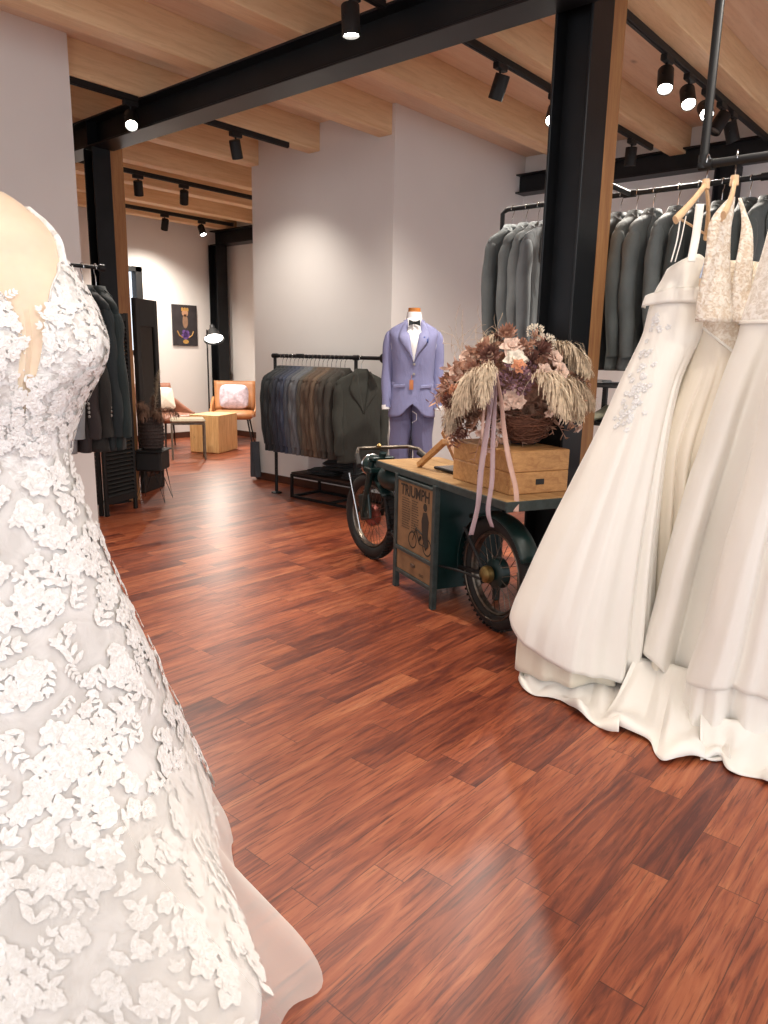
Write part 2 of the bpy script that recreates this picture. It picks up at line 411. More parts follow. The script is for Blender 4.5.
# ---------------------------------------------------------------- tracks and spots
TZ = 2.765
def track(x0, x1, y, label):
    m = MB(); m.box(x0, x1, y-.017, y+.017, TZ-.012, TZ+.025, .003); m.box(x0+.002, x1-.002, y-.006, y+.006, TZ-.016, TZ-.010)
    m.build('lighting_track', 'black', label=label, cat='lighting track', smooth=False)
track(1.0, 2.85, 4.62, 'black ceiling lighting track left of the girder above the left jackets')
track(3.05, 4.15, 4.62, 'short black ceiling lighting track right of the girder in front of the white wall')
track(3.06, 5.86, 2.42, 'black ceiling lighting track just left of the near steel column')
track(3.06, 6.28, 1.675, 'black ceiling lighting track at upper right carrying five spotlights')
track(3.3, 5.9, 6.42, 'black ceiling lighting track over the passage to the lounge')
track(4.4, 6.2, 7.96, 'farthest black ceiling lighting track, above the lounge chairs')
track(.6, 2.84, 2.50, 'short black ceiling lighting track at the top of the picture')
track(-1.5, 2.85, .55, 'added black ceiling lighting track above the hanging wedding dresses, out of view'); track(-1.5, 2.8, -.9, 'added black ceiling lighting track over the front of the shop, out of view')  # two unseen tracks added to carry the extra front spots
def make_spot():
    e = thing('track_spotlight', (0, 0, 0), '', 'spotlight')
    m = MB(); m.box(-.05, .05, -.018, .018, TZ-.045, TZ-.012, .004); m.tube([(0, 0, TZ-.045), (0, 0, TZ-.09)], .007, 8)
    m.build('adapter', 'black', e, local=True)
    h = MB(); h.lathe([(0, .0), (.038, .0), (.041, -.004), (.041, -.125), (.036, -.125), (.034, -.112)], (0, 0, .055), V((0, 0, 1)), 24); h.tube([(-.046, 0, 0), (.046, 0, 0)], .005, 6); 
    ho = h.build('housing', 'black', e, local=True); ho.location = (0, 0, TZ-.12)
    l = MB(); l.lathe([(0, -.002), (.035, 0)], (0, 0, -.057), V((0, 0, 1)), 24)
    lo = l.build('lens', 'lens', ho, local=True)
    return e
SP = make_spot(); spots = [SP]; first = [True]
OFFMAP = {M['lens']: M['lensoff']}
def spot(x, y, tx, ty, tz, on, label, power=None, ang=110, dz=0):
    if first[0]: e = SP; first[0] = False
    else: e = copy_tree(SP)
    e.location = (x, y, dz); e['label'] = label; e['group'] = 'spotlights on the ceiling tracks'
    ho = [k for k in bpy.data.objects if k.parent == e and k.name.startswith('housing')][0]
    d = (V((tx, ty, tz))-V((x, y, TZ-.12+dz))).normalized()
    ho.rotation_mode = 'QUATERNION'; ho.rotation_quaternion = V((0, 0, -1)).rotation_difference(d)
    if not on:
        ln = [k for k in bpy.data.objects if k.parent == ho][0]; ln.material_slots[0].link = 'OBJECT'; ln.material_slots[0].material = M['lensoff']
    if power:
        ld = bpy.data.lights.new('spot_lamp', 'SPOT'); ld.energy = power; ld.spot_size = math.radians(ang); ld.spot_blend = 1.0; ld.shadow_soft_size = .035; ld.color = (1, .92, .82)
        lo = bpy.data.objects.new('spot_lamp', ld); COL.objects.link(lo); lo.location = V((x, y, TZ-.12+dz))+d*.09
        lo.rotation_mode = 'QUATERNION'; lo.rotation_quaternion = V((0, 0, -1)).rotation_difference(d)
PW = 105
spot(2.80, 4.62, 1.6, 2.6, .2, True, 'lit spotlight on the track above the left jackets, glaring at the camera', PW)
spot(3.64, 4.62, 4.4, 5.0, .7, True, 'dark bodied spotlight aimed at the suit rack, just right of the glaring one', PW*.5)
spot(3.93, 6.42, 4.6, 7.3, .2, True, 'left spotlight of two on the track over the passage', PW)
spot(4.42, 6.42, 5.2, 7.8, .2, True, 'right spotlight of two on the track over the passage', PW*1.3)
spot(5.20, 7.96, 5.4, 8.7, 1.2, True, 'left spotlight of two on the farthest track, aimed at the back wall', PW*1.3)
spot(5.72, 7.96, 5.6, 6.8, .6, True, 'spotlight on the farthest track, right one beside the black far girder', PW*1.3)
spot(3.72, 2.42, 3.9, 3.1, 1.2, True, 'dark spotlight hanging right under the girder, aimed at the blue suit', PW)
spot(4.33, 2.42, 2.9, 1.9, .9, True, 'lit spotlight just left of the near steel column, turned toward the flowers', PW*.8)
spot(5.50, 2.42, 5.8, 2.6, .4, False, 'unlit spotlight right of the near timber post, above the wall beam', 40)
spot(4.16, 1.675, 3.2, 1.2, .6, True, 'first lit spotlight of five on the upper right track', PW)
spot(4.50, 1.675, 3.3, .9, .8, True, 'second lit spotlight of five on the upper right track', PW*.7)
spot(4.80, 1.675, 2.7, .4, .9, True, 'third and brightest spotlight on the upper right track, beside the vertical pipe', PW*.8)
spot(5.08, 1.675, 4.2, 2.3, .9, False, 'fourth spotlight on the upper right track, unlit and just right of the pipe', PW*.6)
spot(5.31, 1.675, 5.9, 1.2, .6, False, 'fifth spotlight on the upper right track, tilted away to the right', PW*.6)
spot(2.62, 2.50, 2.7, 2.4, .0, True, 'spotlight cropped by the top edge of the picture', PW, dz=0)
for x, y, tx, ty, tz in ((2.2, .55, 2.5, .8, .8), (1.4, .55, 2.2, .9, .4), (.4, .55, .8, 1.5, .8), (-.6, .55, .5, 1.6, .9), (1.6, -.9, 2.4, .4, .9), (.3, -.9, .9, 1.4, .8), (1.0, .55, 1.4, 2.0, 0), (2.7, .55, 3.0, 1.6, .6)):  # extra spots out of view, added to light the foreground
    spot(x, y, tx, ty, tz, True, 'added spotlight over the front of the shop, unseen beyond the picture top', PW*.16, 110)
# ---------------------------------------------------------------- rails
def pipe(mb, pts, r=.013, n=12): mb.tube(pts, r, n)
RX, RZ = 3.75, 2.01
ya = onX(503, 210, RX); yb = onX(768, 173, RX)
slope = (yb.z-ya.z)/(ya.y-yb.y)
RZ = ya.z
m = MB(); pipe(m, [(RX, ya.y-.03, RZ), (RX, -.3, RZ)]); pipe(m, [(RX, ya.y-.03, RZ), (RX, ya.y, RZ-.02), (RX, ya.y, .01)]); pipe(m, [(RX, -.3, RZ+.0), (RX, -.3, .01)])
for y in (ya.y, -.3): m.lathe([(0, 0), (.05, 0), (.05, .01), (.018, .014), (.018, .04)], (RX, y, 0))
ty = onX(630, 194, RX).y
pipe(m, [(RX, ty, RZ), (3.46, ty, RZ), (3.375, 1.68, RZ)]); 
for y in (ty, 1.0, .2): m.tube([(RX, y-.03, RZ), (RX, y+.03, RZ)], .018, 12)
m.build('garment_rail', 'black', label='tall black pipe rail full of dark grey suits behind the near column', cat='clothes rail')
# hanging rail for dresses
DX = 2.60; p0 = onX(703, 165, DX); DZ = p0.z
m = MB(); pipe(m, [(DX, p0.y, ZD), (DX, p0.y, DZ+.02), (DX, p0.y-.02, DZ), (DX, -1.0, DZ)], .014); pipe(m, [(DX, -1, DZ), (DX, -1, ZD)], .014)
m.tube([(DX, p0.y, DZ-.012), (DX, p0.y, DZ+.03)], .0165, 12); m.tube([(DX, p0.y+.012, DZ), (DX, p0.y-.03, DZ)], .0165, 12)
m.lathe([(0, 0), (.045, 0), (.045, -.01), (.018, -.014)], (DX, p0.y, ZD)); m.lathe([(0, 0), (.045, 0), (.045, -.01), (.018, -.014)], (DX, -1, ZD))
m.build('garment_rail', 'black', label='black pipe rail hung from the ceiling carrying the wedding dresses', cat='clothes rail')
# free standing rail before the centre wall
AX = 4.12; a0 = onX(275, 355, AX); a1 = onX(382, 358, AX); AZ = 1.165
yL, yR = a0.y, a1.y
m = MB(); pipe(m, [(AX, yL, AZ), (AX, yR, AZ)], .014); pipe(m, [(AX, yL, AZ), (AX, yL, 0)], .014)
yM = onX(356, 358, AX).y; pipe(m, [(AX, yM, AZ), (AX, yM, 0)], .014)
for y in (yL, yM): m.lathe([(0, 0), (.045, 0), (.045, .008), (.016, .012)], (AX, y, 0)); m.tube([(AX, y-.025, AZ), (AX, y+.025, AZ)], .02, 12)
m.lathe([(0, 0), (.03, 0), (.036, .01), (.036, .03), (0, .034)], (AX, yR, AZ), V((0, -1, 0)), 20)
yq = onX(300, 358, AX).y; m.lathe([(0, 0), (.03, 0), (.034, .01), (.034, .03), (0, .03)], (AX, yq, AZ-.01), V((0, 0, 1)), 16)
k0 = 24
for i in range(k0): 
    y = lerp(yL-.04, yM+.02, i/(k0-1)); m.torus((AX, y, AZ), V((0, 1, 0)), .014, .0035, 12, 6)
m.build('garment_rail', 'black', label='low black pipe rail holding the grey and brown suits at the white wall', cat='clothes rail')
# left rail
LA = W(101, 268, 3.55); LB = W(40, 258, 3.35)
dd = (LA-LB); dd.z = 0; dd.normalize(); LZ = LA.z
LDIR = V((1, 0.0, 0)).lerp(dd, .5).normalized()
def LP(t): return V((LA.x, LA.y, LZ)) - LDIR*t
m = MB(); pipe(m, [LP(0), LP(.9)], .009); m.lathe([(0, 0), (.017, 0), (.017, .025), (0, .028)], LP(0)-LDIR*.01, LDIR, 12)
q = LP(.42); pipe(m, [q, (q.x, q.y, .01)], .012); m.lathe([(0, 0), (.12, 0), (.12, .008), (.014, .014)], (q.x, q.y, 0)); 
m.build('garment_rail', 'black', label='thin black rail behind the lace dress holding dark formal jackets', cat='clothes rail')
# ================================================================ jackets
SUITROWS = [(-.80, .195, .036, .002), (-.60, .18, .038, 0), (-.45, .165, .040, 0), (-.30, .18, .040, 0), (-.22, .204, .038, 0), (-.178, .214, .026, 0), (-.155, .180, .029, 0), (-.13, .125, .034, 0), (-.11, .075, .036, 0), (-.092, .05, .036, 0), (-.08, .046, .032, 0)]
def jacket(name, fab, rows=SUITROWS, seed=0, L=.82, dep=1.0, lapel='same', slv=None, cutaway=.0, wrinkle=1.0, buttons=False, hanger_gap=True, sleeve_r=1.0, lapw=.062, vneck=-.42):
    """x lateral, front = -y, z down from the rail"""
    rnd = random.Random(seed)
    e = thing(name, (0, 0, 0), '', 'jacket')
    sc = L/.82
    ph = [rnd.uniform(0, 6) for _ in range(8)]
    def ring(i, j):
        zt = rows[0][0]; z0 = lerp(zt, rows[-1][0], j)
        hw, d, off = interp(rows, z0)
        a = 2*PI*i; cx, sy = math.cos(a), math.sin(a)
        x = hw*math.copysign(abs(cx)**.75, cx); y = d*dep*math.copysign(abs(sy)**.8, sy)
        lowk = max(0, min(1, (-z0-.2)/.5))
        w = wrinkle*(.006*math.sin(x*38+ph[0]+z0*5)+.004*math.sin(x*70+ph[1]-z0*9))*lowk
        y += w+off
        z = z0
        if cutaway and sy < 0:
            z = z0+cutaway*math.exp(-(x/.06)**2)*max(0, (-z0-.45)/.37)**2
        x += .01*math.sin(z0*7+ph[2])*wrinkle*lowk
        return (x, y, z*sc)
    b = MB(); b.grid(ring, 44, 34, closeu=True)
    bo = b.build('jacket_body', fab, e, local=True, solid=.004)
    def surf_y(x, z):
        hw, d, off = interp(rows, z/sc); q = max(0, 1-min(1, abs(x)/hw)**(2/.75)); return -d*dep*(q**.4)+off
    slv = slv or [((.188, 0, -.178), .014), ((.188, 0, -.205), .032), ((.192, 0, -.26), .042), ((.196, .002, -.36), .043), ((.202, -.004, -.50), .041), ((.198, -.014, -.62), .038), ((.190, -.02, -.735), .035)]
    for sg in (-1, 1):
        pts = []; rr = []
        n = 16
        tab = [(i/(len(slv)-1), *p, r) for i, (p, r) in enumerate(slv)]
        for i in range(n+1):
            x, y, z, r = interp(tab, i/n)
            wv = .004*math.sin(i*1.3+ph[3+(sg > 0)])*wrinkle
            pts.append((sg*(x+wv), (y*dep if dep > 1 else y), z*sc)); cr_ = 1+.10*wrinkle*math.sin(i*2.3+ph[5])*(1 if i % 2 else -.4); rr.append((r*sleeve_r*.80*cr_, r*sleeve_r*(2-cr_)))
        s = MB(); 
        # flat: thin along y
        s.tube(pts, [(a*1.0, b_) for a, b_ in rr], 14, caps=True)
        so = s.build('sleeve', fab, e, local=True)
        if buttons:
            for q in range(4):
                bm = MB(); x, y, z, r = interp(tab, .90+q*.025)
                bm.lathe([(0, -.001), (.006, -.001), (.006, .002), (0, .0025)], (sg*(x+r*.55), -r*.75, z*sc), V((sg*.5, -.8, 0)), 10)
                bm.build('button', 'buttonm', so, local=True)
    # collar behind neck
    c = MB()
    def cf(i, j):
        a = lerp(-.15*PI, 1.15*PI, i); r = .055+.012*j
        return (r*math.cos(a), .036*dep*math.sin(a)*(1+.2*j)-.004, (-.078-.022*j-.02*(1-math.sin(max(0, min(PI, a)))))*sc)
    c.grid(cf, 16, 3); c.build('collar', lapel if lapel != 'same' else fab, e, local=True, solid=.006)
    # lapels
    for sg in (-1, 1):
        l = MB()
        def lf(i, j):
            # j 0 top -> 1 button; i 0 inner -> 1 outer
            z = lerp(-.10, vneck, j); inner = lerp(.052, .004, j**1.0)
            wdt = lapw*(.45+1.0*sm(min(1, j/.42)))*(1-sm((j-.42)/.58)*.98) if j > .0 else lapw*.4
            x = inner+wdt*i+.0
            y = surf_y(x, z*sc)-.006-.006*math.sin(PI*i)
            return (sg*x, y, z*sc)
        l.grid(lf, 4, 14); l.build('lapel', lapel if lapel != 'same' else fab, e, local=True, solid=.004)
    return e
M['buttonm'] = simple('dark_button', '9c9690', .3)
M['whitec'] = simple('white_cotton', 'f1efee', .8, var=.02)
M['fabA'] = fabric('suit_base', '33353a')
J = {}
def fabc(hx):
    if hx not in J: J[hx] = fabric('suit_cloth_'+hx, hx, .18)
    return J[hx]
protos = [jacket('suit_jacket', 'fabA', seed=3+i, wrinkle=1+.3*i) for i in range(3)]
used = set()
def hanger(style):
    e = thing('coat_hanger', (0, 0, 0), '', 'hanger')
    hk = MB(); r = .019
    pts = [(r*math.cos(a), 0, r*math.sin(a)+.0) for a in [math.radians(d) for d in range(-30, 215, 20)]]
    pts = pts[::-1]+[]
    pts2 = [(.012, 0, -.022), (.004, 0, -.034), (0, 0, -.05), (0, 0, -.085)]
    pa = [(-r*.9, 0, -.008)]+[(r*math.cos(a), 0, r*math.sin(a)) for a in [math.radians(d) for d in range(170, -50, -20)]]+pts2
    hk.tube(pa, .0022, 6); hk.build('hook', 'chrome', e, local=True)
    b = MB(); hw, drop, th = (.20, .085, .013)
    if style == 'slim':
        pa = [V((x*hw*.8, 0, -.112-.058*abs(x)**1.2)) for x in [i/8 for i in range(-8, 9)]]
        b.tube(pa, [(.005, .011)]*17, 8)
    else:
        pa = [V((x*hw, .03*abs(x)**2, -.072-.135*abs(x)**1.12)) for x in [i/10 for i in range(-10, 11)]]
        b.tube(pa, [(.0055+.003*abs(i-10)/10, .010+.004*(abs(i-10)/10)**2) for i in range(21)], 10)
        b.lathe([(0, 0), (.012, 0), (.014, -.03), (0, -.03)], (0, 0, -.055), V((0, 0, 1)), 12)
        bar = MB(); bar.tube([(-hw*.93, .026, -.198), (hw*.93, .026, -.198)], .004, 8); bar.build('trouser_bar', 'hangerwood', e, local=True)
    b.build('shoulder_bar', 'hangerwood' if style != 'slim' else 'black', e, local=True); return e
hang_proto = hanger('slim'); hused = [False]
def place_jacket(i, pos, rz, hx, label, group, scale=1.0, tilt=0, hlabel='black hanger hooked over the tall rail inside a dark grey suit jacket', hgroup='hangers on the tall rail'):
    p = protos[i % 3]
    mats = {M['fabA']: fabc(hx)}
    o = copy_tree(p, None, mats)
    o.name = 'suit_jacket'; o.location = pos; o.rotation_euler = (0, tilt, rz); o.scale = (scale,)*3
    o['label'] = label; o['group'] = group; o['category'] = 'jacket'
    h = copy_tree(hang_proto); h.location = V(pos); h.rotation_euler = (0, 0, rz); h.scale = (min(1, scale),)*3
    h['label'] = hlabel; h['group'] = hgroup
    return o
ordn = ['leftmost', 'second', 'third', 'fourth', 'fifth', 'sixth', 'seventh', 'eighth', 'ninth', 'tenth', 'eleventh', 'twelfth', 'thirteenth', 'fourteenth', 'fifteenth', 'sixteenth', 'seventeenth']
# --- rack A: jackets perpendicular to rail (rail along Y), fronts toward -Y
colsA = [('232829', 'near black'), ('2a2d2f', 'charcoal'), ('2d3034', 'dark charcoal'), ('2f333e', 'dark navy'), ('383d4b', 'navy blue'), ('3d4456', 'blue grey'), ('50545c', 'slate grey'), ('646669', 'mid grey'), ('63666b', 'grey'), ('555048', 'grey brown'), ('5f4f41', 'brown'), ('5a493b', 'brown'), ('6a5847', 'light brown'), ('4d4238', 'dark brown'), ('443e37', 'dark taupe'), ('3f3b35', 'dark olive brown')]
nA = len(colsA); HL = 'black hanger hooked over the low rail inside a suit jacket'
yA0, yA1 = yL-.09, onX(345, 358, AX).y
for i, (hx, nm) in enumerate(colsA):
    y = lerp(yA0, yA1, i/(nA-1))
    place_jacket(i, (AX, y, AZ-.003), PI*0+random.uniform(-.05, .05)+(.10 if i == nA-1 else 0), hx, f'{nm} suit jacket on the low rail, {ordn[i]} from the left end' if i else f'{nm} suit jacket at the left end of the low rail', 'suit jackets on the low rail', .96, hlabel=HL, hgroup='hangers on the low rail')
place_jacket(1, (AX, lerp(yM, yR, .22), AZ-.003), -.35, '34352f', 'dark olive grey suit jacket hanging apart at the right end of the low rail', 'suit jackets on the low rail', .98, hlabel=HL, hgroup='hangers on the low rail')
# --- right wall rail
def tabR(px): 
    return onX(px, lerp(210, 173, (px-503)/265), RX).y
pxs = [(513, '54595a'), (527, '5f6465'), (539, '686d6e'), (549, '62676a'), (607, '434748'), (622, '494d4e'), (638, '535857'), (655, '5a5f5f'), (680, '5e6363'), (700, '3c4140'), (724, '343938'), (752, '3d4241'), (772, '474c4b')]
for i, (px, hx) in enumerate(pxs):
    nm = ['leftmost of four before the column', 'second of four before the column', 'third of four before the column', 'touching the left edge of the column'][i] if i < 4 else [
        'just right of the timber post', 'second right of the timber post', 'third right of the timber post', 'fourth right of the timber post', 'fifth right of the timber post', 'behind the left wooden hanger', 'behind the lace halter dress', 'right of the lace halter gown', 'at the far right edge of the picture'][i-4]
    place_jacket(i, (RX, tabR(px), RZ-.003), random.uniform(-.06, .06), hx, 'dark grey suit jacket on the tall rail, '+nm, 'grey suits on the tall rail', 1.08)
# --- left rail: jackets perpendicular to rail, shoulder toward the room
lz = math.atan2(LDIR.y, LDIR.x)+PI/2
for i, (t, hx, lab, rzz) in enumerate([(.33, '77797c', 'light grey formal jacket behind the lace dress, leftmost on the thin rail', .25), (.25, '241b1b', 'dark brown formal jacket on the thin rail behind the lace dress', .22), (.17, '17130f', 'very dark plum formal jacket between the brown and the dark teal ones', .12), (.095, '111a1d', 'dark teal long formal jacket on the thin rail', .02), (.03, '0d1b1c', 'dark green formal jacket at the right end of the thin rail', -.10)]):
    o = place_jacket(i, LP(t)-V((0, 0, .002)), lz+rzz, hx, lab, 'formal jackets on the thin rail', 1.08, hlabel='slim hanger hooked over the thin rail behind the lace dress', hgroup='hangers on the thin rail')
    if i in (1, 3):
        for sl in [k for k in bpy.data.objects if k.parent == o and k.name.startswith('sleeve')]:
            for q in range(4):
                bm = MB(); bm.lathe([(0, 0), (.0065, 0), (.0065, .003), (0, .004)], (0, 0, 0), V((0, 1, 0)), 10)
                sx = 1 if q is None else (1 if sum(v.co.x for v in sl.data.vertices) > 0 else -1)
                bo = bm.build('button', 'buttonm', sl, local=True); bo.location = (sx*(.222), .018, -.585-q*.018)
                bo2 = bo.copy(); COL.objects.link(bo2); bo2.parent = sl; bo2.location = (sx*(.222), -.055, -.585-q*.018)
def wipe(o):
    for ch in [k for k in bpy.data.objects if k.parent == o]: wipe(ch)
    bpy.data.objects.remove(o)
for p in protos+[hang_proto]: wipe(p)
# ================================================================ mannequin in the blue suit
M['blue'] = fabric('periwinkle_suit_cloth', '8182a8', .06, weave=500)
M['blue2'] = fabric('periwinkle_lapel_cloth', '8889ae', .05, weave=500)
M['trou'] = fabric('suit_trouser_cloth', '6c6b8c', .08, weave=500)
MP = W(412, 400, 5.0); mx, my = MP.x, MP.y
mrz = math.atan2(FH.y, FH.x)-PI/2
ztop = W(412, 308, 5.0).z
wid = lambda px: px/FPX*5.0
mroot = thing('tailor_mannequin', (mx, my, 0), 'white tailor bust with a wooden neck cap wearing the blue suit', 'mannequin', rz=mrz)
m = MB(); m.lathe([(.001, ztop-.005), (.040, ztop-.008), (.043, ztop-.03), (.043, ztop-.034)], (0, 0, 0), n=28); m.build('neck_cap', 'hangerwood', mroot, local=True)
bpy.data.objects['neck_cap'].data.materials[0] = simple('amber_wood_cap', 'b4702f', .3)
m = MB()
zs = ztop-.034
m.lathe([(.001, zs), (.047, zs), (.052, zs-.03), (.056, zs-.07), (.07, zs-.10)], (0, 0, 0), n=28)
bodyrows = [(-.48, .11, .07, 0), (-.40, .115, .08, 0), (-.25, .15, .105, 0), (-.12, .16, .095, 0), (-.07, .11, .08, 0), (-.04, .06, .06, 0)]
def bf(i, j):
    z = lerp(-.48, -.04, j); hw, d, _ = interp(bodyrows, z); a = 2*PI*i; return (hw*math.cos(a), d*math.sin(a), zs-.035+z)
m.grid(bf, 28, 16, closeu=True); m.build('bust', 'whitec', mroot, local=True)
m = MB(); m.tube([(0, .02, zs-.66), (0, .02, .02)], .014, 12); m.lathe([(0, 0), (.15, 0), (.15, .012), (.02, .03)], (0, .02, 0)); m.build('stand', 'chrome', mroot, local=True)
# suit worn
sh = zs-.05                                                  # shoulder reference: jacket local z=-.085 equals this
srows = [(-.74, .168, .118, .0), (-.62, .160, .112, .0), (-.46, .146, .104, 0), (-.30, .156, .114, 0), (-.22, .166, .105, 0), (-.178, .176, .075, 0), (-.155, .160, .068, 0), (-.13, .115, .066, 0), (-.108, .07, .062, 0), (-.09, .052, .056, 0)]
sj_sl = [((.148, 0, -.176), .020), ((.166, 0, -.20), .040), ((.172, 0, -.26), .050), ((.178, 0, -.36), .048), ((.184, -.01, -.47), .044), ((.184, -.03, -.57), .041), ((.180, -.045, -.675), .038)]
sj = jacket('blue_suit_jacket', 'blue', rows=srows, seed=5, slv=sj_sl, lapel='blue2', cutaway=.15, wrinkle=.4, sleeve_r=.9, lapw=.052, vneck=-.37)
sj['label'] = 'periwinkle blue suit jacket worn by the tailor mannequin'; sj['category'] = 'jacket'
S = (ztop-.09-(W(412, 392, 5.0).z))/.62
sj.location = (mx, my, zs+.045); sj.rotation_euler = (0, 0, mrz); sj.scale = (.95, 1, 1.0)
def sy(x, z): 
    hw, d, off = interp(srows, z); q = max(0, 1-min(1, abs(x)/hw)**(2/.75)); return -d*(q**.4)
# shirt front
m = MB()
m.grid(lambda i, j: (lerp(-1, 1, i)*lerp(.050, .004, j), sy(0, lerp(-.09, -.37, j))-.003-.004*math.cos(lerp(-1, 1, i)*PI/2), lerp(-.085, -.37, j)), 8, 12)
m.build('shirt_front', 'whitec', sj, local=True)
for sg in (-1, 1):
    m = MB(); m.tube([(sg*.190, -.045, -.66), (sg*.187, -.049, -.69)], [(.025, .03), (.025, .03)], 14); m.build('shirt_cuff', 'whitec', sj, local=True)
    m = MB(); m.obox((sg*.095, sy(.095, -.53)-.008, -.53), V((.042, sg*.012, .004)), V((0, .004, 0)), V((0, 0, .011)), .003); m.build('pocket_flap', 'blue2', sj, local=True)
m = MB()
for sg in (-1, 1):
    m.grid(lambda i, j: (sg*(.004+.036*i), -.082-.012*math.sin(PI*i*.5), -.118+(.5-j)*(.014+.026*i)), 5, 4)
m.obox((0, -.098, -.118), V((.006, 0, 0)), V((0, .005, 0)), V((0, 0, .009)), .002)
M['bow'] = fabric('dark_bow', '23292b'); m.build('bow_tie', 'bow', sj, local=True, solid=.006)
m = MB(); m.grid(lambda i, j: (.062+.036*i, sy(.08, -.235)-.006-.004*math.sin(i*9), -.245+.03*j+.012*math.sin(i*7)*j), 6, 3)
M['psq'] = fabric('pocket_square_blue', '3f5290'); m.build('pocket_square', 'psq', sj, local=True, solid=.003)
for z in (-.385, -.45):
    m = MB(); m.lathe([(0, 0), (.009, 0), (.009, .003), (0, .004)], (.004, sy(0, z)-.004, z), V((0, -1, 0)), 14); m.build('button', 'buttonm', sj, local=True)
M['tagm'] = simple('orange_paper', 'c07a4e', .7)
m = MB(); m.obox((-.012, sy(0, -.52)-.016, -.52), V((.014, 0, 0)), V((0, .001, 0)), V((0, 0, .032))); m.tube([(-.012, sy(0, -.45)-.008, -.455), (-.012, sy(0, -.49)-.015, -.49)], .001, 4); m.build('price_tag', 'tagm', sj, local=True, smooth=False)
# trousers
tr = thing('suit_trousers', (mx, my, 0), 'blue suit trousers worn by the tailor mannequin, partly behind the counter', 'trousers', rz=mrz)
zw = zs-.52
m = MB()
for sg in (-1, 1):
    def tf(i, j):
        z = lerp(zw+.06, .10, j); a = 2*PI*i
        rx = lerp(.082, .052, sm(j)); ry = lerp(.095, .06, j)
        cx = sg*lerp(.066, .085, min(1, j*1.5))
        x = cx+rx*math.cos(a); y = ry*math.sin(a)*.9
        y -= .008*math.exp(-((math.cos(a))/.16)**2)*(1 if math.sin(a) < 0 else .5)
        x += .004*math.sin(j*25+sg)
        return (x, y, z)
    m.grid(tf, 28, 26, closeu=True)
def hp(i, j):
    z = lerp(zw-.09, zw+.22, j); a = 2*PI*i; return ((.150-.016*j)*math.cos(a), .100*math.sin(a), z)
m.grid(hp, 28, 5, closeu=True); m.build('trouser_legs', 'trou', tr, local=True, solid=.003)
m = MB(); m.tube([(-.0, -.10, zw-.13), (.03, -.10, zw-.15), (.03, -.098, zw-.19), (.0, -.09, zw-.21)], .0015, 5); m.build('loose_thread', 'whitec', tr, local=True)
# ================================================================ motorcycle counter
C0 = V((2.47, 1.48, 0)); CA = V((.40, .917, 0)).normalized(); CB = V((.917, -.40, 0)).normalized(); UZ = V((0, 0, 1))
def L(a, b, z): return C0+CA*a+CB*b+UZ*z
mc = thing('motorcycle_counter', L(.6, .2, 0), 'counter made from a dark green motorcycle with wooden top and poster fronted cabinet', 'counter')
def cbox(mb, a0, a1, b0, b1, z0, z1, bev=.002): mb.obox(L((a0+a1)/2, (b0+b1)/2, (z0+z1)/2), CA*(abs(a1-a0)/2), CB*(abs(b1-b0)/2), UZ*(abs(z1-z0)/2), bev)
TOPZ = .635; TL = 1.215
m = MB()
for k in range(4): cbox(m, .004, TL, .004+.096*k, .004+.096*k+.094, TOPZ-.022, TOPZ)
m.build('wooden_top', 'top', mc, smooth=False)
m = MB(); cbox(m, 0, TL+.002, -.004, .004, TOPZ-.036, TOPZ-.003); cbox(m, -.004, .004, 0, .390, TOPZ-.045, TOPZ-.003); cbox(m, TL-.002, TL+.006, 0, .390, TOPZ-.045, TOPZ-.003); cbox(m, 0, TL, .388, .396, TOPZ-.045, TOPZ-.003)
m.build('metal_edge', 'greygreen', mc, smooth=False)
ca0, ca1 = .545, .965
m = MB()
cbox(m, ca0, ca1, .012, .37, .10, TOPZ-.023); m.build('cabinet_body', 'green', mc, smooth=False)
for a in (ca0+.012, ca1-.012):
    for b in (.0, .365):
        m = MB(); cbox(m, a-.014, a+.014, b-.014, b+.014, 0, TOPZ-.03); m.build('leg', 'greygreen', mc, smooth=False)
for z0, z1, b0 in ((.088, .108, -.012), (.212, .232, -.014), (TOPZ-.06, TOPZ-.045, -.012)):
    m = MB(); cbox(m, ca0+.02, ca1-.02, b0, .012, z0, z1); m.build('cross_rail', 'greygreen', mc, smooth=False)
M['poster'] = simple('aged_poster_paper', '7e5f41', .7, var=.22, scale=14, bump=.05)
M['ink'] = simple('poster_ink', '2a2119', .8)
M['ink2'] = simple('poster_ink_faded', '4a3a2a', .8)
m = MB(); cbox(m, ca0+.026, ca1-.026, -.006, .014, .233, TOPZ-.062); po = m.build('poster_panel', 'poster', mc, smooth=False)
m = MB(); cbox(m, ca0+.026, ca1-.026, -.006, .012, .110, .211); dr = m.build('drawer_front', 'poster', mc, smooth=False)
m = MB(); m.obox(L((ca0+ca1)/2, -.010, .165), CA*.022, CB*.003, UZ*.008, .002); m.obox(L((ca0+ca1)/2, -.014, .160), CA*.014, CB*.003, UZ*.004, .001); m.build('drawer_handle', 'oldchrome', dr, smooth=False)
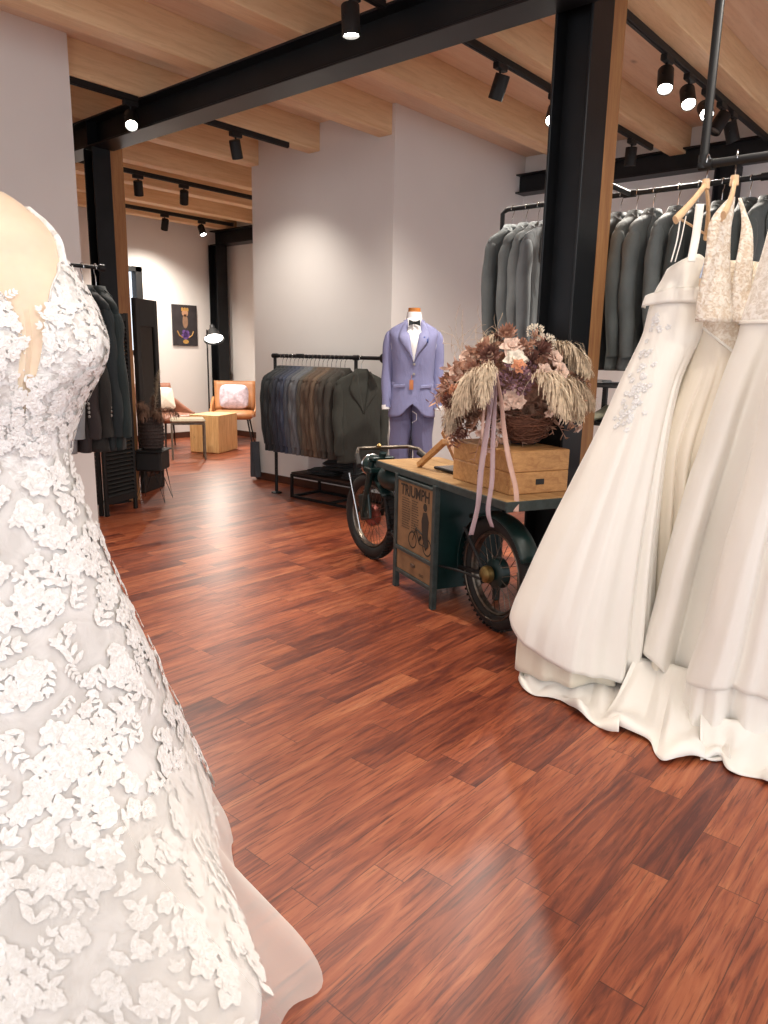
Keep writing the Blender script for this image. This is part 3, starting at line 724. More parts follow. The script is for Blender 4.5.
def text_mesh(name, body, size, a, z, mat, parent, bold=.0, sx=1.0):
    cu = bpy.data.curves.new(name, 'FONT'); cu.body = body; cu.size = size; cu.extrude = .0006; cu.align_x = 'CENTER'; cu.offset = bold
    to = bpy.data.objects.new('tmp', cu); COL.objects.link(to); bpy.context.view_layer.update()
    me = bpy.data.meshes.new_from_object(to.evaluated_get(bpy.context.evaluated_depsgraph_get()))
    bpy.data.objects.remove(to)
    # reader looks along +CB; text right = -CA (image right is toward smaller a)
    par = parent; acc = V((0, 0, 0))
    while par is not None: acc += V(par.location); par = par.parent
    for v in me.vertices: v.co = L(a, -.0068, z)+(-CA)*(v.co.x*sx)+UZ*v.co.y+CB*(-v.co.z)-acc
    me.materials.clear(); me.materials.append(M[mat]); o = bpy.data.objects.new(name, me); COL.objects.link(o); o.parent = parent; return o
am = (ca0+ca1)/2
text_mesh('poster_title', 'TRIUMPH', .078, am, .508, 'ink', po, .0015, .92)
m = MB(); rr = random.Random(4)
for r in range(13):                                         # illegible small print in two columns
    z = .492-.0125*r
    for cseg in ((-.135, -.045), (-.03, .045)):
        x = cseg[0]
        while x < cseg[1]-.012:
            w = rr.uniform(.008, .022); 
            if x+w > cseg[1]: break
            m.obox(L(am-(x+w/2), -.0066, z), CA*(w/2), CB*.0006, UZ*.0024); x += w+.005
m.build('small_print', 'ink2', po, smooth=False)
m = MB(); ax = am-.075
def pa(x, z): return L(am-x, -.0066, z)
for (x, z) in ((-.015, .295), (.135, .290)): m.torus(pa(x, z), CB, .040, .004, 28, 6, rz=.0015)
for a, b, w in (((-.015, .295), (.02, .36), .005), ((.02, .36), (.09, .345), .011), ((.09, .345), (.135, .29), .005), ((.02, .355), (.06, .29), .006), ((.06, .29), (.135, .29), .005), ((.055, .31), (.075, .33), .016), ((.0, .375), (.03, .365), .003)):
    m.tube([pa(*a), pa(*b)], [(w, .0012)]*2 if False else w*.5, 6)
m.build('printed_motorcycle', 'ink', po)
m = MB()
def flatpoly(mb, pts, th=.0012):
    n = len(pts); o = [pa(*p) for p in pts]; q = [p-CB*th for p in o]
    mb.add(o+q, [tuple(range(n)), tuple(range(2*n-1, n-1, -1))]+[(i, (i+1) % n, n+(i+1) % n, n+i) for i in range(n)])
flatpoly(m, [(.085, .33), (.075, .41), (.09, .455), (.125, .46), (.145, .42), (.14, .35), (.15, .30), (.12, .27), (.105, .30)])
m.torus(pa(.107, .482), CB, .010, .010, 16, 6, rz=.001)
m.build('printed_rider', 'ink', po, smooth=False)
m = MB(); 
for x in (.07, .085, .10): m.torus(pa(x, .135), CB, .006, .0015, 12, 5, rz=.001)
m.build('drawer_stamp', 'ink2', dr)
# wheels
AXI = CA; WR = .258
fb = .11; fa = 1.50; ra = .235
def wheel(name, a, b, drum, spokes=True, tilt=0.0):
    c = L(a, b, WR); ax = (CB+CA*tilt).normalized()
    t = MB(); t.torus(c, ax, WR-.036, .036, 56, 12, rz=.034)
    for k in range(56):
        an = 2*PI*k/56; d = CA*math.cos(an)+UZ*math.sin(an); t.obox(c+d*(WR-.002), ax*.026, d*.004, d.cross(ax)*.005)
    w = t.build(name, 'rubber', mc)
    r = MB(); r.torus(c, ax, WR-.074, .010, 48, 8, rz=.020); r.build('rim', 'oldchrome', w)
    s = MB()
    for k in range(28):
        an = 2*PI*k/28; an2 = an+(.35 if k % 2 else -.35); sg = 1 if (k//2) % 2 else -1
        d = CA*math.cos(an)+UZ*math.sin(an); d2 = CA*math.cos(an2)+UZ*math.sin(an2)
        s.tube([c+d2*.045+ax*(.022*sg), c+d*(WR-.078)], .0016, 5, False)
    s.build('spokes', 'oldchrome', w)
    h = MB(); h.lathe([(0, -.05), (.018, -.05), (.02, -.03), (drum*.8, -.026), (drum, -.015), (drum, .02), (drum*.7, .03), (.015, .045), (0, .045)], c, ax, 28); h.build('hub', 'redprim' if name == 'front_wheel' else 'green', w)
    return c, ax, w
cF, axF, wF = wheel('front_wheel', fa, fb, .062, tilt=.18)
cR, axR, wR = wheel('rear_wheel', ra, .14, .07)
m = MB(); m.lathe([(0, -.085), (.020, -.082), (.036, -.07), (.040, -.055), (.036, -.04), (.02, -.035)], cR, axR, 24); m.build('brass_hub_cap', 'brass', wR)
# rear mudguard
m = MB()
def mg(c, R, w, a0, a1):
    def fn(i, j):
        an = lerp(a0, a1, i); q = lerp(-1, 1, j); d = CA*math.cos(an)+UZ*math.sin(an)
        return c+d*(R-.018*q*q)+CB*(w*q)
    return fn
m.grid(mg(cR, WR+.018, .05, -.25, PI*.86), 30, 8); m.build('rear_mudguard', 'green', mc, solid=.003)
m = MB(); m.torus(cR-CB*.04, CB, WR-.05, .003, 40, 6, a0=-.3, a1=PI*1.15); m.build('mudguard_stay', 'oldchrome', mc)
m = MB(); m.grid(mg(cF, WR+.014, .042, PI*.15, PI*.80), 26, 8); m.build('front_mudguard', 'green', mc, solid=.003)
# fork
for sg in (-1, 1):
    m = MB(); b = fb+sg*.062
    m.tube([L(fa, b, WR), L(fa-.03, b, WR+.10), L(fa-.085, b, .50), L(fa-.11, b, .60)], [.014, .017, .020, .016], 10); m.build('fork_leg', 'green', mc)
m = MB(); m.obox(L(fa-.015, fb-.055, WR+.06), (CA*.07-UZ*.02), CB*.008, (UZ*.075+CA*.02), .006); m.build('fork_cover', 'green', mc)
m = MB(); m.obox(L(fa-.10, fb, .55), CA*.045, CB*.085, UZ*.016, .006); m.obox(L(fa-.115, fb, .615), CA*.03, CB*.07, UZ*.012, .005); m.tube([L(fa-.10, fb, .54), L(fa-.13, fb, .65)], .022, 12); m.build('fork_yoke', 'green', mc)
hl = L(fa-.05, fb-.02, .565)
m = MB(); m.lathe([(0, -.07), (.03, -.062), (.056, -.03), (.062, .0), (.062, .03), (.058, .034)], hl, (CA+CB*.1), 24); ho = m.build('headlamp_shell', 'green', mc)
m = MB(); m.lathe([(.062, .028), (.066, .032), (.062, .042), (.05, .046), (0, .05)], hl, (CA+CB*.1), 24); m.build('headlamp_ring', 'chrome', ho)
hz = .665
m = MB(); m.tube([L(fa-.22, fb-.20, hz-.03), L(fa-.17, fb-.175, hz+.0), L(fa-.12, fb-.15, hz+.012), L(fa-.11, fb, hz+.012), L(fa-.13, fb+.16, hz+.014), L(fa-.18, fb+.20, hz+.005), L(fa-.25, fb+.22, hz-.03)], .011, 10); m.build('handlebar', 'oldchrome', mc)
for sg in (-1, 1):
    m = MB(); m.tube([L(fa-.20, fb+sg*.19, hz-.012), L(fa-.30, fb+sg*.22, hz-.055)], .015, 10); m.build('hand_grip', 'rubber', mc)
m = MB(); m.lathe([(0, 0), (.012, 0), (.016, .01), (.006, .02), (0, .024)], L(fa-.12, fb-.02, hz+.016), UZ, 12); m.build('handlebar_knob', 'brass', mc)
m = MB()
def tk(i, j):
    a = 2*PI*i; t = j; rr_ = math.sin(PI*min(1, max(0, .06+t*.9)))**.5
    return L(lerp(fa-.16, fa-.40, t), fb+.085*rr_*math.cos(a), .53+.075*rr_*math.sin(a))
m.grid(tk, 20, 14, closeu=True); m.build('fuel_tank', 'green', mc)
m = MB(); m.tube([L(fa-.14, fb, .52), L(fa-.24, fb, .22), L(1.02, fb, .16)], .016, 10); m.tube([L(fa-.2, fb, .50), L(.98, fb, .48)], .018, 10); m.build('front_frame', 'black', mc)
m = MB(); m.tube([L(.5, .16, .20), cR+CB*.05], .012, 8); m.tube([L(.5, .10, .22), cR-CB*.06], .009, 8); m.tube([L(.5, .16, .46), L(ra+.02, .17, .50), L(ra-.02, .15, .60)], .013, 8)
m.tube([cR-CB*.062, L(ra+.16, .06, WR+.18)], .008, 8); m.tube([L(ra+.5, -.0, .20), L(ra+.16, .04, .235), L(ra, .055, .24)], .006, 8); m.build('rear_frame', 'black', mc)
m = MB(); m.tube([L(fa+.12, fb-.10, .50), L(fa-.02, fb-.085, .18)], .005, 8); m.build('stay_rod', 'chrome', mc)
for q in (.02, 1.19):
    m = MB(); m.tube([L(q, .375, .605), L(q, .375, .0)], .013, 8); m.build('support_tube', 'greygreen', mc)
# things on the counter -----------------------------------------------------------
def crate_layer(a0, a1, b0, b1, z0, z1, label):
    m = MB(); cbox(m, a0, a1, b0, b1, z0, z1, .004)
    e = m.build('wooden_box', 'crate', smooth=False, label=label, cat='box', group='stacked wooden boxes under the flowers')
    q = MB(); bm0 = a0-.0005
    q.obox(L(a0-.001, (b0+b1)/2+.03, (z0+z1)/2+.005), CA*.002, CB*.020, UZ*.011, .002)
    q.build('hand_hole', 'blackmat', e, smooth=False)
    return e
crA0, crA1 = .10, .56
for k, (z0, z1, lb) in enumerate(((TOPZ+.001, TOPZ+.093, 'lower wooden box on the counter, with a dark hand hole and paw prints'), (TOPZ+.094, TOPZ+.183, 'upper wooden box on the counter carrying the dried flowers'))):
    m = MB(); cbox(m, crA0, crA1, .085, .385, z0, z1, .004)
    e = m.build('wooden_box', 'crate', smooth=False, label=lb, cat='box')
    if k == 0:
        q = MB(); q.obox(L(crA0-.001, .235, z0+.05), CA*.002, CB*.022, UZ*.012, .002); q.build('hand_hole', 'blackmat', e, smooth=False)
        q = MB()
        for (x, z, r) in ((.0, 0, .008), (-.010, .010, .0035), (-.003, .015, .0035), (.006, .014, .0035), (.032, .005, .008), (.022, .015, .0035), (.029, .020, .0035), (.038, .018, .0035)):
            q.lathe([(0, .0), (r, 0), (r, -.0015), (0, -.0015)], L(.34-x, .085, z0+.055+z), CB, 12)
        q.build('paw_prints', 'ink', e, smooth=False)
m = MB(); d1 = (CA*-.55+UZ*.62+CB*.1)
m.obox(L(.795, .10, TOPZ+.085), (UZ*.075-CA*.125), CB*.014, (UZ*.012+CA*.007), .003)
m.build('wooden_plank', 'crate', label='wooden board leaning up from the counter end beside the box', cat='board', smooth=False)
m = MB(); m.obox(L(.745, .20, TOPZ+.085), (UZ*.10-CA*-.11), CB*.012, (UZ*.008-CA*.009), .002)
m.build('wooden_strut', 'post', label='dark wooden strut slanting behind the leaning board', cat='board', smooth=False)
m = MB(); cbox(m, .64, .84, .14, .30, TOPZ+.001, TOPZ+.014, .004); t_ = m.build('tablet', 'black', label='black tablet lying on the counter beside the wooden box', cat='tablet', smooth=False)
m = MB(); cbox(m, .65, .83, .15, .29, TOPZ+.014, TOPZ+.0148, 0); m.build('screen', 'lensoff', t_, smooth=False)
# ================================================================ dried flowers
FD = 3.25
Fz = TOPZ+.184
fc = L(.33, .235, Fz)
arr = thing('dried_flower_arrangement', fc, 'large arrangement of dried proteas, pampas grass and blush blooms on the wooden boxes', 'flowers')
def col3(hx, nm, r=.8): return simple(nm, hx, r, var=.28, scale=60)
M['pro'] = col3('a67b67', 'protea_petal'); M['pro2'] = col3('714a40', 'dark_protea_petal'); M['prc'] = col3('c9a58f', 'protea_centre')
M['leafc'] = col3('b08770', 'copper_leaf'); M['leafd'] = col3('9c7864', 'dry_leaf'); M['blush'] = col3('dcbfae', 'blush_petal'); M['cream'] = col3('e8dccb', 'cream_petal')
M['mauve'] = col3('94707a', 'mauve_petal'); M['peach'] = col3('d08f6b', 'peach_petal'); M['pamp'] = col3('cdb99f', 'pampas'); M['pamp2'] = col3('bda78e', 'pampas_tan')
M['twig'] = col3('6b4332', 'twig'); M['ribbon'] = simple('mauve_ribbon', 'b49aa0', .35, var=.05, Alpha=.6); M['ribbon2'] = simple('blush_ribbon', 'd0aa9c', .35, var=.05, Alpha=.7)
M['bowl'] = simple('dark_bowl', '2b2b2c', .35)
def FP(px, py, dd=0): return W(px, py, FD+dd)
m = MB(); bc = FP(524, 430, .0); bc.z = 0; bcx = V((bc.x, bc.y, Fz))
m.lathe([(0, .0), (.055, .002), (.06, .012), (.085, .035), (.105, .06), (.11, .07), (.10, .066), (.05, .03), (0, .02)], bcx, UZ, 32); m.build('bowl', 'bowl', arr)
def fbasis(n):
    n = V(n).normalized(); r = UZ if abs(n.z) < .9 else V((1, 0, 0)); u = n.cross(r).normalized(); return n, u, n.cross(u)
def petal(mb, base, d, side, ln, wd, curl, n=4):
    d = V(d).normalized(); side = V(side); side = (side-d*side.dot(d)).normalized(); up = d.cross(side)
    def fn(i, j):
        q = lerp(-1, 1, i); w = wd*(math.sin(PI*min(1, .12+.86*j))**.8)
        return base+d*(ln*j)+side*(w*q)+up*(curl*ln*j*j+.25*w*q*q)
    mb.grid(fn, 2, n)
rf = random.Random(11)
def flower(kind, c, nrm, s):
    n, u, w = fbasis(nrm); m = MB()
    def rad(a, tilt): return (u*math.cos(a)+w*math.sin(a))*math.cos(tilt)+n*math.sin(tilt)
    if kind == 'protea':
        for ring, (cnt, tl, ln, wd) in enumerate(((13, .35, .95, .16), (12, .75, 1.0, .15), (10, 1.1, .95, .13))):
            m.cur = 0
            for k in range(cnt):
                a = 2*PI*(k+.5*ring)/cnt+rf.uniform(-.1, .1); d = rad(a, tl+rf.uniform(-.1, .1)); side = -u*math.sin(a)+w*math.cos(a)
                petal(m, c+n*(.1*s*ring), d, side, s*ln, s*wd, .25)
        m.cur = 1
        m.lathe([(0, .75*s), (.16*s, .68*s), (.26*s, .45*s), (.26*s, .2*s), (.1*s, 0)], c, n, 12)
        return m.build('protea', [rf.choice(['pro', 'pro', 'pro2']), 'prc'], arr)
    if kind == 'spiky':
        for k in range(46):
            a = rf.uniform(0, 2*PI); d = rad(a, rf.uniform(.1, 1.4)); petal(m, c, d, rad(a+PI/2, 0), s*rf.uniform(.8, 1.15), s*.07, .1)
        return m.build('spiky_bloom', 'pro2', arr)
    if kind in ('blossom', 'cream_blossom', 'peach_blossom'):
        for ring, (cnt, tl, ln) in enumerate(((6, .25, 1.0), (5, .7, .8), (4, 1.1, .5))):
            for k in range(cnt):
                a = 2*PI*(k+.4*ring)/cnt+rf.uniform(-.15, .15); petal(m, c, rad(a, tl), -u*math.sin(a)+w*math.cos(a), s*ln, s*.42, -.3)
        return m.build(kind, {'blossom': 'blush', 'cream_blossom': 'cream', 'peach_blossom': 'peach'}[kind], arr)
    if kind == 'mauve_cluster' or kind == 'cream_cluster':
        for k in range(230):
            d = V((rf.gauss(0, 1), rf.gauss(0, 1), rf.gauss(0, 1))).normalized()
            if d.dot(n) < -.3: continue
            p = c+d*s*rf.uniform(.75, 1.0); petal(m, p, d, V((rf.gauss(0, 1), rf.gauss(0, 1), rf.gauss(0, 1))), s*.28, s*.09, rf.uniform(-.5, .5), 3)
        return m.build(kind, 'mauve' if kind[0] == 'm' else 'cream', arr)
def leaves(c, d0, ln, cnt, lw, mat, droop=.5, name='leaf_spray'):
    m = MB(); d0 = V(d0).normalized(); pts = []
    for i in range(9): t = i/8; pts.append(c+d0*(ln*t)-UZ*(droop*ln*t*t))
    m.tube(pts, .0018, 5)
    for k in range(cnt):
        t = (k+.5)/cnt; i = min(7, int(t*8)); p = pts[i].lerp(pts[i+1], t*8-i); dr_ = (pts[i+1]-pts[i]).normalized()
        side = V((rf.gauss(0, 1), rf.gauss(0, 1), rf.gauss(0, 1))); side = (side-dr_*side.dot(dr_)).normalized()
        petal(m, p, (dr_*.5+side), dr_.cross(side), lw*rf.uniform(.8, 1.2)*2.2, lw*.5, rf.uniform(-.3, .3))
    return m.build(name, mat, arr)
def pampas(c, d0, ln, wd, mat, droop=1.0, cnt=420, hang=1.0):
    m = MB(); d0 = V(d0).normalized(); n = 14; pts = []
    p = V(c); d = d0.copy(); st_ = ln/n
    for i in range(n+1):
        pts.append(p.copy()); d = (d-UZ*(droop*.16)).normalized(); p = p+d*st_
    m.tube(pts, [.003*(1-i/(n+2)) for i in range(n+1)], 5)
    for k in range(cnt):
        t = rf.random()**.8; f = t*n; i = min(n-1, int(f)); q = pts[i].lerp(pts[i+1], f-i); tg = (pts[i+1]-pts[i]).normalized()
        rd = V((rf.gauss(0, 1), rf.gauss(0, 1), rf.gauss(0, 1)*.6)).normalized()
        dd_ = (tg*.8+rd*.75-UZ*.15*hang).normalized(); l_ = wd*rf.uniform(.6, 1.15)*(.45+.75*math.sin(PI*min(1, .15+.8*t)))
        s_ = [q, q+dd_*l_*.5, q+dd_*l_*.85-UZ*l_*.25*hang, q+dd_*l_*1.0-UZ*l_*.55*hang]
        sd = dd_.cross(UZ).normalized()*.0017
        o = len(m.v)
        for a_ in s_: m.v += [a_-sd, a_+sd]
        for j in range(3): m.f.append((o+2*j, o+2*j+1, o+2*j+3, o+2*j+2)); m.mi.append(0)
    return m.build('pampas_plume', mat, arr)
# foliage core
m = MB(); core = FP(513, 388, .06)
for k in range(1900):
    d = V((rf.gauss(0, 1), rf.gauss(0, 1), rf.gauss(0, 1))).normalized(); p = core-RH*.02+RH*(d.x*.285)+FH*(d.y*.20)+UZ*(d.z*.145)
    petal(m, p-d*.03, d+V((rf.gauss(0, .5), rf.gauss(0, .5), rf.gauss(0, .5))), V((rf.gauss(0, 1), rf.gauss(0, 1), rf.gauss(0, 1))), rf.uniform(.03, .075), .012, rf.uniform(-.5, .5), 3)
m.lathe([(0, -.11), (.10, -.10), (.19, -.05), (.21, 0), (.18, .07), (.10, .125), (0, .14)], core, UZ, 20)
m.mi = [(f//6) % 3 for f in range(len(m.mi))]
m.build('foliage_filler', ['leafd', 'leafc', 'pro'], arr)
# nest
m = MB(); nc = FP(525, 420, -.06)
for k in range(120):
    el = rf.uniform(-1.15, .15); R = .115*rf.uniform(.93, 1.07); tl = V((rf.gauss(0, .35), rf.gauss(0, .35), 1)).normalized(); _, u, w = fbasis(tl); a0 = rf.uniform(0, 2*PI); ln_ = rf.uniform(1.2, 3.0)
    r2 = R*math.cos(el)
    m.tube([nc+(u*math.cos(a0+ln_*q/9)+w*math.sin(a0+ln_*q/9))*r2+tl*(R*math.sin(el)*.8) for q in range(10)], .0022, 4, False)
m.lathe([(0, -.085), (.06, -.075), (.1, -.03), (.108, .01)], nc, UZ, 20)
m.build('twig_nest', 'twig', arr)
OUT = -FH
def nrm(px, py, fw=.8): return (RH*((px-513)/75)+UZ*(-(py-388)/60)+OUT*fw)
for (px, py, k, s, dd) in [
    (518, 352, 'protea', .052, -.10), (491, 358, 'protea', .05, -.12), (507, 337, 'protea', .048, -.03), (474, 371, 'protea', .042, -.12), (462, 392, 'protea', .042, -.10), (458, 418, 'protea', .04, -.06), (452, 400, 'protea', .036, -.16), (464, 430, 'protea', .034, -.12), (560, 392, 'protea', .036, -.16), (550, 412, 'blossom', .024, -.2), (483, 352, 'protea', .038, -.05),
    (540, 352, 'spiky', .055, -.13), (497, 341, 'spiky', .035, .0), (531, 362, 'spiky', .05, -.14),
    (516, 360, 'cream_blossom', .045, -.17), (512, 347, 'blossom', .045, -.14), (469, 380, 'cream_blossom', .03, -.15), (566, 402, 'blossom', .03, -.12), (561, 372, 'blossom', .038, -.13), (555, 358, 'blossom', .035, -.11), (535, 333, 'cream_cluster', .03, -.02), (545, 345, 'cream_cluster', .035, -.05),
    (519, 366, 'peach_blossom', .028, -.20), (447, 398, 'peach_blossom', .035, -.05), (455, 391, 'peach_blossom', .028, -.12), (510, 398, 'blossom', .035, -.17), (518, 402, 'blossom', .03, -.17), (505, 404, 'blossom', .028, -.16), (577, 410, 'blossom', .025, -.08), (450, 410, 'blossom', .028, -.06), (456, 372, 'blossom', .032, -.04), (466, 357, 'blossom', .032, .0), (545, 372, 'blossom', .035, -.16),
    (515, 380, 'mauve_cluster', .055, -.16), (526, 374, 'mauve_cluster', .04, -.15), (503, 385, 'mauve_cluster', .035, -.16), (498, 425, 'blossom', .018, -.17), (480, 433, 'blossom', .02, -.15), (490, 450, 'blossom', .018, -.17), (578, 428, 'blossom', .022, -.05)]:
    flower(k, FP(px, py, dd-.03), nrm(px, py), s*1.22)
for (px, py, dx, dz, ln, wd, dr_, mt, dd) in [(536, 376, .6, .45, .27, .055, 1.1, 'pamp', -.20), (530, 380, .35, .5, .26, .06, 1.35, 'pamp', -.24), (540, 380, .9, .3, .24, .055, .95, 'pamp', -.18), (543, 350, .7, .8, .26, .055, 1.1, 'pamp', -.04), (550, 345, 1, .5, .22, .05, 1.0, 'pamp', .0), (558, 378, .9, .35, .20, .05, .9, 'pamp2', -.08), (488, 374, -.3, .5, .26, .055, 1.5, 'pamp2', -.20), (491, 372, -.12, .5, .24, .05, 1.6, 'pamp', -.22), (480, 376, -.4, .4, .22, .05, 1.5, 'pamp', -.18), (505, 336, -.9, .5, .17, .05, 1.0, 'pamp', .0), (560, 385, .7, .5, .15, .045, 1.2, 'pamp2', .02), (468, 390, -.5, .2, .2, .05, 1.6, 'pamp2', -.12), (568, 378, .3, .2, .17, .04, 1.3, 'pamp2', -.02)]:
    pampas(FP(px, py, dd), RH*dx+UZ*dz+OUT*.35, ln, wd, mt, dr_)
for k in range(84):
    a = rf.uniform(.05, 2*PI); px = 513+rf.uniform(20, 56)*math.cos(a); py = 385-rf.uniform(15, 42)*math.sin(a)
    if py > 418 and 490 < px < 560: continue
    leaves(FP(px, py, rf.uniform(-.12, .05)), nrm(px, py, .3), rf.uniform(.08, .13), 9, rf.uniform(.014, .022), rf.choice(['leafc', 'leafc', 'leafd', 'blush', 'pro']), rf.uniform(.2, .9))
for k in range(26):
    px = rf.uniform(446, 482); py = rf.uniform(372, 415); leaves(FP(px, py, rf.uniform(-.1, 0)), V((-FH.y*0, 0, -1))+RH*rf.uniform(-.5, .2), rf.uniform(.09, .14), 11, .02, rf.choice(['leafc', 'leafd', 'pro']), .2)
m = MB()
for k in range(26):                                          # fine wiry grass
    p = FP(rf.uniform(450, 500), rf.uniform(340, 370), -.02); d = RH*rf.uniform(-1.0, .4)+UZ*rf.uniform(.3, 1.2); q = [p]
    for j in range(8): d = d.normalized()+V((rf.gauss(0, .3), rf.gauss(0, .3), rf.gauss(0, .25))); q.append(q[-1]+d.normalized()*.022)
    m.tube(q, .0009, 4, False)
m.build('wiry_grass', 'pamp2', arr)
def ribbon(pts, w, mat, ph):
    m = MB(); tab = [(i/(len(pts)-1), *p) for i, p in enumerate(pts)]
    def fn(i, j):
        c = V(interp(tab, j)); a = ph+1.5*math.sin(j*5+ph); return c+(RH*math.cos(a*.4)+OUT*math.sin(a*.4))*((i-.5)*w)
    m.grid(fn, 3, 40); return m.build('ribbon', mat, arr, solid=.0008)
RB = L(.3, -.02, 0)
def rp(px, py, dd): return tuple(FP(px, py, dd))
ribbon([rp(495, 372, -.22), rp(491, 400, -.24), rp(487, 430, -.26), rp(481, 470, -.30), rp(478, 505, -.31), rp(471, 535, -.31)], .024, 'ribbon', .3)
ribbon([rp(495, 372, -.22), rp(495, 400, -.25), rp(493, 440, -.27), rp(492, 480, -.30), rp(488, 510, -.31), rp(492, 527, -.31)], .020, 'ribbon', 1.6)
ribbon([rp(496, 374, -.22), rp(501, 400, -.25), rp(504, 430, -.26), rp(509, 460, -.29), rp(516, 490, -.32), rp(516, 512, -.34)], .022, 'ribbon2', .9)
ribbon([rp(493, 372, -.22), rp(489, 385, -.25), rp(488, 400, -.26), rp(490, 415, -.25)], .034, 'ribbon', 2.4)
ribbon([rp(494, 373, -.22), rp(484, 410, -.24), rp(483, 440, -.25), rp(486, 455, -.26)], .012, 'ribbon2', .5)
# ================================================================ bench with folded clothes
def gz(px, py): return FL(px, py)
BX0, BX1 = 4.08, 4.40
by0, by1 = onX(292, 490, 4.08).y, onX(345, 500, 4.08).y-.25
bn = thing('low_bench', ((BX0+BX1)/2, (by0+by1)/2, 0), 'low black metal bench under the suit rail holding folded dark clothes', 'bench')
m = MB()
for x in (BX0, BX1):
    for y in (by0, by1): m.box(x-.01, x+.01, y-.01, y+.01, 0, .20)
    for z in (.01, .19): m.box(x-.01, x+.01, by1, by0, z-.01, z+.01)
for y in (by0, by1, (by0+by1)/2):
    for z in (.01, .19): m.box(BX0, BX1, y-.01, y+.01, z-.01, z+.01)
m.build('bench_frame', 'black', bn, smooth=False)
m = MB(); m.box(BX0-.005, BX1+.005, by1-.005, by0+.005, .20, .215, .003); M['dwood'] = wood('dark_bench_wood', '2e201a', '4a342a', 1, 2); m.build('bench_top', 'dwood', bn, smooth=False)
def folded(c, w, d, h, rz, mat, label, n=3):
    e = MB(); c = V(c); R = Matrix.Rotation(rz, 3, 'Z')
    for k in range(n):
        z0 = h*k/n; hh = h/n*.96
        def fn(i, j):
            a = 2*PI*i; t = (j-.5)*PI; ca, sa = math.cos(a), math.sin(a)
            x = w*math.copysign(abs(ca)**.45, ca)*math.cos(t)**.35; y = d*math.copysign(abs(sa)**.45, sa)*math.cos(t)**.35
            return c+R@V((x*(1-.05*k), y*(1-.04*k), z0+hh*.5*(1+math.sin(t))+.004*math.sin(x*40+k)))
        e.grid(fn, 28, 8, closeu=True)
    return e.build('folded_trousers', mat, label=label, cat='folded clothes')
ym = (by0+by1)/2
folded((4.22, ym+.16, .217), .13, .15, .045, .1, fabc('1f2022'), 'flat black folded clothes at the left end of the low bench', 2)
folded((4.25, ym+.02, .264), .12, .15, .075, .3, fabc('1a1b1d'), 'black bundle of clothes on top of the folded pile on the low bench', 2)
folded((4.22, ym-.23, .217), .13, .14, .07, -.1, fabc('26282a'), 'folded dark clothes at the right end of the low bench', 3)
# grey garment peeking round the end of the wall
m = MB(); gp = V((4.415, YA1-.05, 0))
def gf(i, j):
    a = 2*PI*i; z = lerp(.03, .36, j); return (gp.x+(.035+.012*math.sin(a*5+j*2))*math.cos(a)*1.1, gp.y+.05*math.sin(a)*(1.1-.4*j), z)
m.grid(gf, 30, 18, closeu=True)
m.build('garment_bag', fabc('474a50'), label='grey garment bag standing at the left end of the white wall by the rail', cat='garment bag')
# ================================================================ shelf right of the timber post
sx, sy_ = 3.95, 0
s0 = onX(596, 400, 3.62).y; s1 = onX(660, 400, 3.62).y
zt = onX(612, 384, 3.62).z
sh_ = thing('shelf_unit', (3.8, (s0+s1)/2, 0), 'dark shelf unit under the grey suits, just right of the near timber post', 'shelf')
m = MB(); m.box(3.60, 3.98, s1-.4, s0+.12, zt-.02, zt, .003); m.build('top_board', simple('grey_shelf_top', '3f4042', .6), sh_, smooth=False)
for q, z in enumerate((zt-.20, zt-.42, zt-.66, .08)):
    m = MB(); m.box(3.61, 3.97, s1-.39, s0+.11, z-.016, z); m.build('shelf_board', 'black', sh_, smooth=False)
for x in (3.61, 3.97):
    for y in (s1-.39, s0+.11):
        m = MB(); m.box(x-.012, x+.012, y-.012, y+.012, 0, zt-.02); m.build('upright', 'black', sh_, smooth=False)
def shoe(c, rz, mat, label):
    m = MB(); c = V(c); R = Matrix.Rotation(rz, 3, 'Z')
    tab = [(0, .030, .055, -.0), (.15, .034, .075, 0), (.4, .032, .060, 0), (.65, .040, .042, 0), (.85, .038, .034, 0), (1, .012, .018, 0)]
    def fn(i, j):
        w, h, _ = interp(tab, j); a = 2*PI*i; return c+R@V((.27*(j-.5), w*math.cos(a), h*.5+h*.5*math.sin(a)+.004))
    m.grid(fn, 18, 18, closeu=True)
    m.cur = 0; so = m.build('dress_shoe', mat, label=label, cat='shoe')
    s = MB(); s.obox(c+R@V((0, 0, .002)), R@V((.135, 0, 0)), R@V((0, .036, 0)), V((0, 0, .004)), .003); s.build('sole', 'black', so)
M['shoel'] = simple('pale_shoe', 'a8a68f', .5); M['shoed'] = simple('black_shoe_leather', '191817', .3)
z = zt-.198
shoe((3.74, s0+.02, z), PI, 'shoel', 'pale shoe on the shelf just right of the timber post')
shoe((3.74, s0-.09, z), PI, 'shoed', 'black shoe on the shelf beside the pale one')
shoe((3.74, s0+.02, zt-.418), PI, 'shoed', 'black shoe on the lower shelf just right of the timber post')
m = MB(); p = onX(603, 368, 3.70); m.obox((p.x, p.y+.02, zt+.013), V((.06, 0, 0)), V((0, .045, 0)), V((0, 0, .002)), 0); m.obox((p.x, p.y+.02, zt+.006), V((.065, 0, 0)), V((0, .05, 0)), V((0, 0, .004)), .002); m.build('paper_card', 'whitec', label='small white card on the grey shelf beside the timber post', cat='card', smooth=False)
